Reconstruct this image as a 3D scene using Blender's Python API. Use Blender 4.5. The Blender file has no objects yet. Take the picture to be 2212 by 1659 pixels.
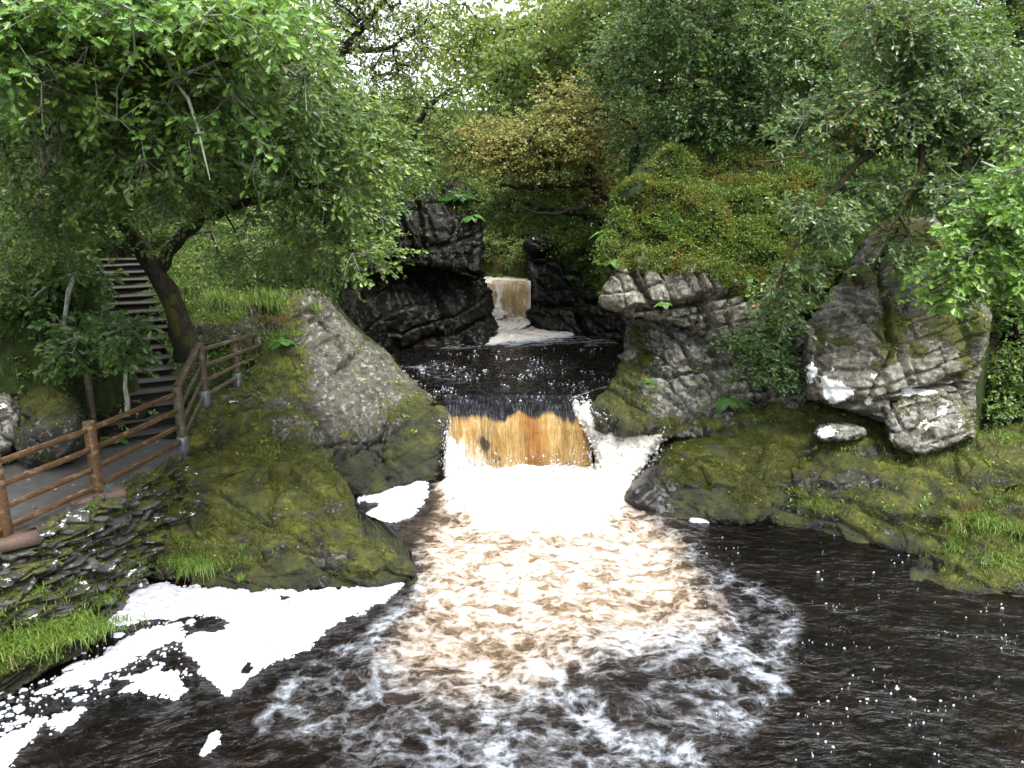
import bpy, math, time
import numpy as np
T0 = time.time()
rng = np.random.default_rng(7)
C = bpy.context.scene.collection
sc = bpy.context.scene

# ------------------------------------------------------------------ camera, sky, sun, exposure
HC = 5.6
PITCH = math.radians(13)
FPX = 1536.0            # focal length in pixels of the 2212 px wide picture used for measuring
cam_d = bpy.data.cameras.new("camera")
cam = bpy.data.objects.new("camera", cam_d)
C.objects.link(cam)
cam.location = (0, 0, HC)
cam.rotation_euler = (math.pi / 2 - PITCH, 0, 0)
cam_d.sensor_width = 36
cam_d.lens = 25.0
cam_d.clip_start = 0.1
cam_d.clip_end = 500
sc.camera = cam

SUN_EL, SUN_ROT = math.radians(62), math.radians(150)
w = bpy.data.worlds.new("World")
sc.world = w
w.use_nodes = True
nt = w.node_tree
nt.nodes.clear()
wo = nt.nodes.new("ShaderNodeOutputWorld")
bg = nt.nodes.new("ShaderNodeBackground")
sky = nt.nodes.new("ShaderNodeTexSky")
sky.sky_type = 'NISHITA'
sky.sun_disc = False
sky.sun_elevation = SUN_EL
sky.sun_rotation = SUN_ROT
sky.dust_density = 4.0
hs = nt.nodes.new("ShaderNodeHueSaturation")
hs.inputs["Saturation"].default_value = 0.22      # overcast: the blue is washed out by cloud
hs.inputs["Value"].default_value = 1.0
nt.links.new(sky.outputs[0], hs.inputs["Color"])
nt.links.new(hs.outputs[0], bg.inputs[0])
bg.inputs[1].default_value = 0.15
nt.links.new(bg.outputs[0], wo.inputs[0])

sd = bpy.data.lights.new("sun", 'SUN')
sd.energy = 1.5
sd.angle = math.radians(25)
sd.color = (1.0, 0.96, 0.9)
so = bpy.data.objects.new("sun", sd)
C.objects.link(so)
so.rotation_euler = (math.radians(28), 0, math.radians(35))

sc.view_settings.view_transform = 'Standard'
sc.view_settings.look = 'None'
sc.view_settings.exposure = 2.2
sc.view_settings.gamma = 1
sc.view_settings.use_curve_mapping = False
sc.cycles.max_bounces = 5
sc.cycles.diffuse_bounces = 2
sc.cycles.glossy_bounces = 2
sc.cycles.transmission_bounces = 4
sc.cycles.transparent_max_bounces = 4
sc.cycles.caustics_reflective = False
sc.cycles.caustics_refractive = False

# ------------------------------------------------------------------ geometry helpers
CP, SP = math.cos(PITCH), math.sin(PITCH)


def dirs(px, py):
    px = np.asarray(px, float); py = np.asarray(py, float)
    cx = (px - 1106) / FPX; cy = -(py - 829.5) / FPX
    return np.stack([cx, cy * SP + CP, cy * CP - SP], -1)


def at(px, py, Y):
    """point at distance Y (metres along the valley) seen at a measured place"""
    v = dirs(px, py)
    return np.array([0, 0, HC]) + v * (np.asarray(Y, float) / v[..., 1])[..., None]


def onz(px, py, z):
    v = dirs(px, py)
    return np.array([0, 0, HC]) + v * ((z - HC) / v[..., 2])[..., None]


def proj(P):
    P = np.asarray(P, float)
    x = P[..., 0]; y = P[..., 1]; z = P[..., 2] - HC
    d = y * CP - z * SP
    d = np.where(d < 0.05, 0.05, d)
    u = y * SP + z * CP
    return 1106 + FPX * x / d, 829.5 - FPX * u / d


def _hash(ix, iy, iz, seed):
    h = (ix.astype(np.int64) * 374761393 + iy.astype(np.int64) * 668265263 + iz.astype(np.int64) * 2147483647 + seed * 974711) & 0xffffffff
    h = ((h ^ (h >> 13)) * 1274126177) & 0xffffffff
    h = (h ^ (h >> 16)) & 0xffffffff
    h = (h * 2246822519) & 0xffffffff
    return (h ^ (h >> 15)) & 0xffffffff


def vnoise(p, seed=0):
    """value-gradient noise, about -1..1"""
    i = np.floor(p).astype(np.int64); f = p - i
    u = f * f * f * (f * (f * 6 - 15) + 10)
    out = 0
    for a in (0, 1):
        wx = u[:, 0] if a else 1 - u[:, 0]
        for b in (0, 1):
            wy = u[:, 1] if b else 1 - u[:, 1]
            for c in (0, 1):
                wz = u[:, 2] if c else 1 - u[:, 2]
                h = _hash(i[:, 0] + a, i[:, 1] + b, i[:, 2] + c, seed)
                gx = (h & 1023) / 511.5 - 1; gy = ((h >> 10) & 1023) / 511.5 - 1; gz = ((h >> 20) & 1023) / 511.5 - 1
                out = out + wx * wy * wz * (gx * (f[:, 0] - a) + gy * (f[:, 1] - b) + gz * (f[:, 2] - c))
    return out * 1.6


def fbm(p, octv=4, seed=0, gain=0.5, ridged=False):
    s = 0; a = 1.0; t = 0
    for o in range(octv):
        n = vnoise(p * (2.03 ** o) + o * 17.3, seed + o)
        if ridged:
            n = 1 - 2 * np.abs(n)
        s = s + a * n; t += a; a *= gain
    return s / t


def worley(p, seed=0):
    i = np.floor(p).astype(np.int64)
    n = len(p)
    d1 = np.full(n, 9.0); d2 = np.full(n, 9.0); idr = np.zeros(n); off = np.zeros((n, 3)); rv = np.zeros((n, 3))
    for a in (-1, 0, 1):
        for b in (-1, 0, 1):
            for c in (-1, 0, 1):
                ci = i + np.array([a, b, c])
                h = _hash(ci[:, 0], ci[:, 1], ci[:, 2], seed)
                q = np.stack([(h & 1023) / 1023., ((h >> 10) & 1023) / 1023., ((h >> 20) & 1023) / 1023.], -1)
                v = p - (ci + q)
                d = np.sqrt((v * v).sum(1))
                m = d < d1
                d2 = np.where(m, d1, np.minimum(d2, d))
                d1 = np.where(m, d, d1)
                h2 = _hash(ci[:, 0], ci[:, 1], ci[:, 2], seed + 91)
                idr = np.where(m, (h2 & 65535) / 65535., idr)
                off[m] = v[m]
                r = np.stack([(h2 & 1023) / 511.5 - 1, ((h2 >> 10) & 1023) / 511.5 - 1, ((h2 >> 20) & 1023) / 511.5 - 1], -1)
                rv[m] = r[m]
    return d1, d2, idr, off, rv


def ss(a, b, x):
    t = np.clip((x - a) / (b - a), 0, 1)
    return t * t * (3 - 2 * t)


def sdf(poly, X, Y):
    """signed distance to a polygon, positive inside"""
    poly = np.asarray(poly, float)
    d = np.full(X.shape, 1e9); ins = np.zeros(X.shape, bool)
    n = len(poly)
    for k in range(n):
        ax, ay = poly[k]; bx, by = poly[(k + 1) % n]
        ex, ey = bx - ax, by - ay
        t = np.clip(((X - ax) * ex + (Y - ay) * ey) / (ex * ex + ey * ey + 1e-12), 0, 1)
        d = np.minimum(d, np.hypot(X - ax - t * ex, Y - ay - t * ey))
        if ay != by:
            ins ^= ((ay > Y) != (by > Y)) & (X < (bx - ax) * (Y - ay) / (by - ay) + ax)
    return np.where(ins, d, -d)


def smooth_poly(poly, it=2):
    p = np.asarray(poly, float)
    for _ in range(it):
        q = np.roll(p, -1, 0)
        p = np.stack([p * .75 + q * .25, p * .25 + q * .75], 1).reshape(-1, 2)
    return p


def mq(ctrl, vals, Q, c=10.0):
    """smooth surface through scattered control values"""
    ctrl = np.asarray(ctrl, float); vals = np.asarray(vals, float)
    n = len(ctrl); s = np.abs(ctrl).max(0) + 1
    D = np.sqrt(((ctrl[:, None] - ctrl[None]) ** 2).sum(-1) + c * c)
    A = np.zeros((n + 3, n + 3)); A[:n, :n] = D
    A[:n, n] = 1; A[:n, n + 1:] = ctrl / s; A[n:, :n] = A[:n, n:].T
    wv = np.linalg.lstsq(A, np.concatenate([vals, np.zeros(3)]), rcond=None)[0]
    out = np.empty(len(Q))
    for k in range(0, len(Q), 50000):
        q = Q[k:k + 50000]
        D = np.sqrt(((q[:, None] - ctrl[None]) ** 2).sum(-1) + c * c)
        out[k:k + 50000] = D @ wv[:n] + wv[n] + (q / s) @ wv[n + 1:]
    return out


def mesh_obj(name, V, loops, starts_or_n, mat=None, parent=None, attrs=None, smooth=True, mats=None, fmat=None):
    """V (n,3); loops flat vertex indices; starts_or_n = int corners per face or array of face sizes"""
    V = np.ascontiguousarray(V, np.float32); loops = np.ascontiguousarray(loops, np.int32).ravel()
    me = bpy.data.meshes.new(name)
    if isinstance(starts_or_n, int):
        nf = len(loops) // starts_or_n; starts = np.arange(nf, dtype=np.int32) * starts_or_n
    else:
        sizes = np.asarray(starts_or_n, np.int32); nf = len(sizes); starts = np.concatenate([[0], np.cumsum(sizes)[:-1]]).astype(np.int32)
    me.vertices.add(len(V)); me.vertices.foreach_set("co", V.ravel())
    me.loops.add(len(loops)); me.loops.foreach_set("vertex_index", loops)
    me.polygons.add(nf); me.polygons.foreach_set("loop_start", starts)
    me.update(calc_edges=True)
    if smooth:
        me.polygons.foreach_set("use_smooth", np.ones(nf, bool))
    for k, a in (attrs or {}).items():
        a = np.asarray(a, np.float32)
        if a.ndim == 1:
            at_ = me.attributes.new(k, 'FLOAT', 'POINT'); at_.data.foreach_set("value", a)
        else:
            at_ = me.attributes.new(k, 'FLOAT_VECTOR', 'POINT'); at_.data.foreach_set("vector", a.ravel())
    for m in (mats or ([mat] if mat else [])):
        me.materials.append(m)
    if fmat is not None:
        me.polygons.foreach_set("material_index", np.asarray(fmat, np.int32))
    me.validate()
    o = bpy.data.objects.new(name, me)
    C.objects.link(o)
    if parent is not None:
        o.parent = parent
    return o


def empty(name, loc, label=None, cat=None, group=None):
    o = bpy.data.objects.new(name, None); C.objects.link(o); o.location = [float(a) for a in loc]
    tag(o, label, cat, group)
    bpy.context.view_layer.update()
    return o


def tag(o, label=None, cat=None, group=None, kind=None):
    if label: o["label"] = label
    if cat: o["category"] = cat
    if group: o["group"] = group
    if kind: o["kind"] = kind
    return o


def parent_keep(ch, p):
    """parent with vertices given in world space"""
    ch.parent = p
    ch.matrix_parent_inverse = p.matrix_world.inverted()
    return ch


class MB:
    """collects shapes into one mesh"""
    def __init__(s): s.V = []; s.L = []; s.S = []; s.n = 0; s.A = []
    def add(s, V, faces, a=0.0):
        V = np.asarray(V, float)
        for f in faces:
            s.L.extend([i + s.n for i in f]); s.S.append(len(f))
        s.V.append(V); s.n += len(V); s.A.append(np.full(len(V), a))
    def box(s, P, Q, w_, h_, up=(0, 0, 1), bev=0.006, a=0.0, jit=0.0, taper=1.0):
        """bevelled bar from P to Q, w_ wide, h_ high"""
        P = np.asarray(P, float); Q = np.asarray(Q, float); d = Q - P; L = np.linalg.norm(d); d = d / L
        sdv = np.cross(d, up); sdv /= np.linalg.norm(sdv); u = np.cross(sdv, d)
        b = bev
        sec = [(-w_/2+b, -h_/2), (w_/2-b, -h_/2), (w_/2, -h_/2+b), (w_/2, h_/2-b), (w_/2-b, h_/2), (-w_/2+b, h_/2), (-w_/2, h_/2-b), (-w_/2, -h_/2+b)]
        rings = []
        for t, k in ((0, 0.9), (b, 1.0), (L * .33, 1), (L * .66, 1), (L - b, 1.0), (L, 0.9)):
            jj = rng.normal(0, jit, 3) if 0 < t < L else 0
            kk = k * (1 + (taper - 1) * t / L)
            rings.append([P + d * t + jj + sdv * x * kk + u * y * kk for x, y in sec])
        V = np.array(rings).reshape(-1, 3); F = []
        for r in range(5):
            for i in range(8):
                F.append((r*8+i, r*8+(i+1) % 8, (r+1)*8+(i+1) % 8, (r+1)*8+i))
        F.append(tuple(range(7, -1, -1))); F.append(tuple(range(40, 48)))
        s.add(V, F, a)
    def build(s, name, mat, parent=None, smooth=False):
        o = mesh_obj(name, np.concatenate(s.V), np.array(s.L), np.array(s.S), mat, None, {"var": np.concatenate(s.A)}, smooth)
        if parent is not None: parent_keep(o, parent)
        return o


def tubes(paths, radii, sides=6):
    """list of (k,3) polylines with radii -> V, quads"""
    VV = []; FF = []; n = 0
    ang = np.arange(sides) * 2 * math.pi / sides
    for P, R in zip(paths, radii):
        P = np.asarray(P); R = np.asarray(R)
        if len(P) < 2: continue
        T = np.gradient(P, axis=0); T /= np.linalg.norm(T, axis=1)[:, None] + 1e-9
        ref = np.array([0.3, 0.9, 0.2]) if abs(T[0][2]) > .8 else np.array([0, 0, 1.])
        S = np.cross(T, ref); S /= np.linalg.norm(S, axis=1)[:, None] + 1e-9
        U = np.cross(S, T)
        V = P[:, None] + R[:, None, None] * (np.cos(ang)[None, :, None] * S[:, None] + np.sin(ang)[None, :, None] * U[:, None])
        k = len(P)
        a = (np.arange(k - 1)[:, None] * sides + np.arange(sides)[None]) + n
        b = (np.arange(k - 1)[:, None] * sides + (np.arange(sides)[None] + 1) % sides) + n
        FF.append(np.stack([a, b, b + sides, a + sides], -1).reshape(-1, 4))
        VV.append(V.reshape(-1, 3)); n += k * sides
    return np.concatenate(VV), np.concatenate(FF)


# ------------------------------------------------------------------ materials
class N:
    def __init__(s, name):
        s.m = bpy.data.materials.new(name); s.m.use_nodes = True; s.t = s.m.node_tree; s.t.nodes.clear()
        s.out = s.t.nodes.new("ShaderNodeOutputMaterial")
    def n(s, typ, **kw):
        x = s.t.nodes.new(typ)
        for k, v in kw.items():
            if k in x.inputs.keys() if not hasattr(x, k) else False:
                s.set(x.inputs[k], v)
            elif hasattr(x, k): setattr(x, k, v)
        return x
    def set(s, inp, v):
        if isinstance(v, bpy.types.NodeSocket): s.t.links.new(v, inp)
        else:
            if hasattr(inp.default_value, '__len__') and len(inp.default_value) == 4 and len(v) == 3: v = (*v, 1)
            inp.default_value = v
    def attr(s, name, vec=False):
        x = s.t.nodes.new("ShaderNodeAttribute"); x.attribute_name = name
        return x.outputs["Vector"] if vec else x.outputs["Fac"]
    def math(s, op, a, b=0.0, c=None, clamp=False):
        x = s.t.nodes.new("ShaderNodeMath"); x.operation = op; x.use_clamp = clamp
        s.set(x.inputs[0], a); s.set(x.inputs[1], b)
        if c is not None: s.set(x.inputs[2], c)
        return x.outputs[0]
    def ramp(s, f, stops, interp='LINEAR'):
        x = s.t.nodes.new("ShaderNodeValToRGB"); r = x.color_ramp; r.interpolation = interp
        while len(r.elements) < len(stops): r.elements.new(0.5)
        for e, (p, c) in zip(r.elements, stops):
            e.position = p; e.color = (*c, 1) if len(c) == 3 else c
        s.set(x.inputs[0], f); return x.outputs[0]
    def mr(s, f, a, b, c=0.0, d=1.0):
        x = s.t.nodes.new("ShaderNodeMapRange"); x.interpolation_type = 'SMOOTHSTEP'
        s.set(x.inputs[0], f); s.set(x.inputs[1], a); s.set(x.inputs[2], b); s.set(x.inputs[3], c); s.set(x.inputs[4], d)
        return x.outputs[0]
    def mix(s, f, a, b, mode='MIX'):
        x = s.t.nodes.new("ShaderNodeMix"); x.data_type = 'RGBA'; x.blend_type = mode
        s.set(x.inputs[0], f); s.set(x.inputs[6], a); s.set(x.inputs[7], b); return x.outputs[2]
    def noise(s, vec, scale, detail=4, rough=0.55, dist=0.0):
        x = s.t.nodes.new("ShaderNodeTexNoise"); s.set(x.inputs["Vector"], vec)
        x.inputs["Scale"].default_value = scale; x.inputs["Detail"].default_value = detail
        x.inputs["Roughness"].default_value = rough; x.inputs["Distortion"].default_value = dist
        return x.outputs["Fac"]
    def vor(s, vec, scale, feature='F1', rand=1.0):
        x = s.t.nodes.new("ShaderNodeTexVoronoi"); x.feature = feature; s.set(x.inputs["Vector"], vec)
        x.inputs["Scale"].default_value = scale; x.inputs["Randomness"].default_value = rand
        return x.outputs["Distance"]
    def pos(s):
        return s.t.nodes.new("ShaderNodeNewGeometry").outputs["Position"]
    def vmul(s, v, k):
        x = s.t.nodes.new("ShaderNodeVectorMath"); x.operation = 'MULTIPLY'; s.set(x.inputs[0], v); x.inputs[1].default_value = k; return x.outputs[0]
    def vadd(s, v, k):
        x = s.t.nodes.new("ShaderNodeVectorMath"); x.operation = 'ADD'; s.set(x.inputs[0], v); s.set(x.inputs[1], k); return x.outputs[0]
    def vscale(s, v, k):
        x = s.t.nodes.new("ShaderNodeVectorMath"); x.operation = 'SCALE'; s.set(x.inputs[0], v); s.set(x.inputs["Scale"], k); return x.outputs[0]
    def warp(s, v, scale, amt):
        x = s.t.nodes.new("ShaderNodeTexNoise"); s.set(x.inputs["Vector"], v); x.inputs["Scale"].default_value = scale; x.inputs["Detail"].default_value = 3
        y = s.vadd(x.outputs["Color"], (-.5, -.5, -.5))
        return s.vadd(v, s.vscale(y, amt))
    def sepz(s, v, i=2):
        x = s.t.nodes.new("ShaderNodeSeparateXYZ"); s.set(x.inputs[0], v); return x.outputs[i]
    def normalz(s):
        g = s.t.nodes.new("ShaderNodeNewGeometry"); return s.sepz(g.outputs["Normal"])
    def bump(s, h, strength=0.5, dist=0.02, normal=None):
        x = s.t.nodes.new("ShaderNodeBump"); x.inputs["Strength"].default_value = strength; x.inputs["Distance"].default_value = dist
        s.set(x.inputs["Height"], h)
        if normal is not None: s.set(x.inputs["Normal"], normal)
        return x.outputs[0]
    def principled(s, color, rough=0.8, spec=0.5, normal=None, **kw):
        x = s.t.nodes.new("ShaderNodeBsdfPrincipled"); s.set(x.inputs["Base Color"], color); s.set(x.inputs["Roughness"], rough)
        s.set(x.inputs["Specular IOR Level"], spec)
        if normal is not None: s.set(x.inputs["Normal"], normal)
        for k, v in kw.items(): s.set(x.inputs[k], v)
        return x.outputs[0]
    def end(s, sh):
        s.t.links.new(sh, s.out.inputs[0]); return s.m


def rock_mat(name, dark, mid, light, warm, lich_amt=0.5, scale=1.0, spec=.38):
    n = N(name); p = n.pos()
    pw = n.warp(p, 1.5, 0.35)
    a = n.noise(pw, 1.1 * scale, 8, 0.6); b = n.noise(n.vmul(pw, (1, 1, 3.5)), 3.2 * scale, 8, 0.7); fine = n.noise(p, 38 * scale, 6, 0.75)
    base = n.ramp(n.math('ADD', n.math('MULTIPLY', a, .45), n.math('MULTIPLY', b, .55)), [(0.34, dark), (0.47, mid), (0.60, light), (0.72, warm)])
    base = n.mix(n.mr(fine, .35, .7, 0, .55), base, tuple(c * .25 for c in mid))
    # pale lichen: small crusts, and large plates where painted
    l1 = n.noise(pw, 7.5 * scale, 5, 0.65); l2 = n.noise(p, 26 * scale, 4, .6)
    small = n.mr(n.math('ADD', l1, n.math('MULTIPLY', l2, .25)), .735 - .10 * lich_amt, .78 - .10 * lich_amt)
    big = n.mr(n.math('ADD', n.attr("lich"), n.math('ADD', n.math('MULTIPLY', n.math('SUBTRACT', l1, .5), 1.5), n.math('MULTIPLY', n.math('SUBTRACT', l2, .5), .7))), .50, .56)
    base = n.mix(n.math('MULTIPLY', small, .42 if lich_amt > 0.05 else 0.0), base, (.27, .275, .24))
    base = n.mix(n.math('MULTIPLY', big, n.mr(fine, .2, .6, .75, 1)), base, (.74, .76, .76))
    # wet dark staining; on lower rock sides it also paints in their shade
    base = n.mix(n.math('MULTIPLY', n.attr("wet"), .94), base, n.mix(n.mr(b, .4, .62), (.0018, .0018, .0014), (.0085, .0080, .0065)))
    # moss
    mn = n.noise(pw, 2.2, 6, 0.62); mf = n.noise(p, 16, 4, .6)
    f = n.math('ADD', n.attr("moss"), n.math('ADD', n.math('MULTIPLY', n.math('SUBTRACT', mn, .5), 1.9), n.math('MULTIPLY', n.math('SUBTRACT', mf, .5), .8)))
    f = n.math('ADD', f, n.math('MULTIPLY', n.normalz(), .38))
    f = n.mr(f, .50, .68)
    mc = n.ramp(n.math('ADD', n.math('MULTIPLY', n.noise(p, 2.2, 4, .6), .5), n.math('MULTIPLY', n.noise(p, 13, 6, .75), .5)), [(.30, (.004, .006, .002)), (.44, (.022, .026, .003)), (.55, (.062, .070, .0045)), (.66, (.155, .160, .009))])
    mc = n.mix(n.mr(n.noise(p, 60, 3, .7), .38, .68, 0, .7), mc, (.012, .014, .003))
    mc = n.mix(n.mr(n.attr("moss"), .9, 1.5, 0, .4), mc, (.12, .115, .010))
    mc = n.mix(n.math('MULTIPLY', n.attr("wet"), n.mr(mn, .35, .6, .92, .60)), mc, (.0035, .0048, .0016))
    col = n.mix(f, base, mc)
    h = n.math('ADD', n.math('MULTIPLY', b, .6), n.math('MULTIPLY', fine, .35))
    h2 = n.math('MULTIPLY', n.math('ADD', n.noise(p, 70, 3, .8), mf), n.math('MULTIPLY', f, 1.1))
    nb = n.bump(n.math('ADD', h, h2), .75, .035)
    rough = n.mr(n.math('SUBTRACT', n.attr("wet"), n.math('MULTIPLY', f, .8)), 0, 1, .72, .30)
    return n.end(n.principled(col, rough, spec, nb))


M = {}
M['rock_grey'] = rock_mat('grey_limestone', (.008, .0076, .0055), (.036, .034, .025), (.100, .096, .076), (.090, .072, .042), .55)
M['rock_tan'] = rock_mat('grey_tan_limestone', (.012, .011, .008), (.066, .060, .044), (.19, .178, .142), (.145, .115, .070), .7)
M['rock_white'] = rock_mat('pale_lichened_rock', (.006, .0056, .0042), (.045, .042, .033), (.175, .168, .142), (.100, .080, .048), 1.15)
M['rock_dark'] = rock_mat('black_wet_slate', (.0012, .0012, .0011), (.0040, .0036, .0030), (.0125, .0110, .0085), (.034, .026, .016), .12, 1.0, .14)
M['rock_moss'] = rock_mat('mossy_rock', (.006, .006, .0045), (.020, .019, .014), (.062, .059, .048), (.052, .042, .026), .40)
M['slate'] = rock_mat('stacked_slate', (.006, .006, .006), (.020, .020, .018), (.070, .070, .066), (.050, .040, .030), .2, 1.4)


def ground_mat():
    n = N('woodland_floor'); p = n.pos()
    a = n.noise(p, .8, 6, .6); b = n.noise(p, 7, 6, .7)
    c = n.ramp(n.math('ADD', n.math('MULTIPLY', a, .5), n.math('MULTIPLY', b, .5)), [(.36, (.006, .006, .003)), (.47, (.012, .020, .005)), (.56, (.022, .038, .007)), (.66, (.040, .030, .014))])
    return n.end(n.principled(c, .9, .2, n.bump(b, .9, .08)))
M['ground'] = ground_mat()


def leaf_mat(name, stops, transl=(.16, .26, .02), rough=.40, spec=.5, tf=.32):
    n = N(name); v = n.attr("var")
    c = n.ramp(v, stops)
    g = n.t.nodes.new("ShaderNodeNewGeometry")
    c2 = n.mix(n.math('MULTIPLY', g.outputs["Backfacing"], .5), c, n.mix(.5, c, (.10, .14, .07)))
    s1 = n.principled(c2, rough, spec)
    tr = n.t.nodes.new("ShaderNodeBsdfTranslucent"); n.set(tr.inputs[0], n.mix(.5, c, transl))
    mx = n.t.nodes.new("ShaderNodeMixShader"); mx.inputs[0].default_value = tf
    n.t.links.new(s1, mx.inputs[1]); n.t.links.new(tr.outputs[0], mx.inputs[2])
    return n.end(mx.outputs[0])


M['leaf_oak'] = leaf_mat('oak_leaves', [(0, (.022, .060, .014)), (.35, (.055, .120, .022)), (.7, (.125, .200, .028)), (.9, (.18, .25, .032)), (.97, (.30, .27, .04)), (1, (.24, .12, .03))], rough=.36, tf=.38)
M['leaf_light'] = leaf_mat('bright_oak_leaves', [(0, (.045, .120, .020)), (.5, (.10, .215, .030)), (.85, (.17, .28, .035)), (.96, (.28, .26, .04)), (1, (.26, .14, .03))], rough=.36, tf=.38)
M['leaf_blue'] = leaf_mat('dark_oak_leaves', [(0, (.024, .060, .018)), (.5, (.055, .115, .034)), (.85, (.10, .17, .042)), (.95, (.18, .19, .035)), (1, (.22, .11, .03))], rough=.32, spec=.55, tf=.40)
M['leaf_yellow'] = leaf_mat('yellowing_leaves', [(0, (.085, .140, .034)), (.4, (.15, .215, .05)), (.7, (.22, .26, .06)), (.9, (.30, .25, .07)), (1, (.26, .14, .04))], (.36, .42, .08), tf=.5)  # yellowing leaves, lightened further in place of haze on the far crowns
M['leaf_autumn'] = leaf_mat('autumn_leaves', [(0, (.085, .140, .028)), (.38, (.17, .205, .045)), (.65, (.28, .235, .075)), (.88, (.32, .19, .075)), (1, (.26, .11, .04))], (.40, .34, .09), tf=.5)
M['leaf_far'] = leaf_mat('distant_leaves', [(0, (.060, .110, .032)), (.5, (.11, .175, .042)), (.85, (.18, .22, .055)), (1, (.25, .20, .06))], (.22, .30, .05), rough=.5, tf=.5)  # brightened so the colour itself carries the hazy veil of distance
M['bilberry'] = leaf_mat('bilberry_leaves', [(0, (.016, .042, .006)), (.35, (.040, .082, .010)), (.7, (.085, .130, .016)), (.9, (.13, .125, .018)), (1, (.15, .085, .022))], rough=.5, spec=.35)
M['heather'] = leaf_mat('brown_bilberry', [(0, (.028, .034, .006)), (.4, (.068, .074, .010)), (.75, (.12, .10, .018)), (1, (.15, .08, .026))], rough=.6, spec=.2)
M['fern'] = leaf_mat('fern_fronds', [(0, (.022, .072, .014)), (.6, (.060, .165, .026)), (1, (.12, .26, .04))], rough=.5)
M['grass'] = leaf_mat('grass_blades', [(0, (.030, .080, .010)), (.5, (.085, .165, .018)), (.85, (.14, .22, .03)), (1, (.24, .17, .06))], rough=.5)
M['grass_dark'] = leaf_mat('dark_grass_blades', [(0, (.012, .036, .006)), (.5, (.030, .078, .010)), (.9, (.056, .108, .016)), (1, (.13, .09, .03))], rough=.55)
M['grass_red'] = leaf_mat('reddish_dead_grass', [(0, (.035, .020, .008)), (.5, (.095, .045, .016)), (1, (.16, .095, .034))], rough=.6, spec=.2)
M['mosstuft'] = leaf_mat('moss_tufts', [(0, (.014, .018, .003)), (.5, (.052, .058, .005)), (1, (.130, .125, .010))], (.10, .12, .01), rough=.8, spec=.1, tf=.15)


def bark_mat(name, c1, c2, c3):
    n = N(name); p = n.pos()
    a = n.noise(n.vmul(p, (1, 1, .25)), 22, 6, .7); b = n.noise(p, 3, 5, .6)
    c = n.ramp(a, [(.35, c1), (.6, c2)])
    c = n.mix(n.mr(b, .50, .62), c, c3)
    return n.end(n.principled(c, .9, .2, n.bump(a, .9, .03)))
M['bark'] = bark_mat('mossy_bark', (.005, .0045, .003), (.026, .022, .015), (.034, .038, .007))
M['bark_dark'] = bark_mat('dark_bark', (.006, .005, .005), (.028, .024, .020), (.018, .022, .008))
M['bark_moss'] = bark_mat('moss_covered_bark', (.014, .012, .008), (.050, .045, .020), (.095, .088, .014))
M['twig'] = bark_mat('grey_lichened_twig', (.08, .085, .07), (.26, .27, .23), (.20, .22, .16))


def wood_mat(name, a_, b_, c_):
    n = N(name); p = n.pos()
    g = n.noise(n.vmul(n.warp(p, 2, .06), (5, 1.2, 9)), 6, 6, .7); k = n.noise(p, 3.0, 5, .65)
    c = n.ramp(g, [(.33, a_), (.62, b_)])
    k = n.noise(n.vmul(p, (1.5, 1.5, 5)), 3.0, 6, .7); c = n.mix(n.mr(k, .555, .60, 0, .85), c, c_)
    c = n.mix(n.mr(n.vor(p, 4.5), .09, .05), c, tuple(x * .3 for x in a_))
    return n.end(n.principled(c, .6, .35, n.bump(g, .5, .008)))
M['wood_new'] = wood_mat('brown_treated_timber', (.030, .0155, .0068), (.082, .046, .0195), (.15, .105, .058))
M['wood_old'] = wood_mat('weathered_timber', (.022, .018, .010), (.070, .058, .034), (.11, .10, .066))


def simple(name, col, rough, spec=.5, metallic=0.0, bs=20, ba=.3):
    n = N(name); p = n.pos(); a = n.noise(p, bs, 5, .6)
    c = n.mix(n.mr(a, .35, .65), tuple(x * .7 for x in col), col)
    return n.end(n.principled(c, rough, spec, n.bump(a, ba, .01), Metallic=metallic))
M['zinc'] = simple('galvanised_steel', (.16, .18, .20), .45, .5, .6)
M['concrete'] = simple('wet_tarmac_path', (.048, .047, .046), .55, .4, 0, 5, .5)
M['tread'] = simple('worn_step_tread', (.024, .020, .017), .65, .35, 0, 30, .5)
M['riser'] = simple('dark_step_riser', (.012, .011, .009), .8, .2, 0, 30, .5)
M['kerb'] = simple('brown_concrete_kerb', (.075, .050, .038), .7, .3, 0, 30, .5)


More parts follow.
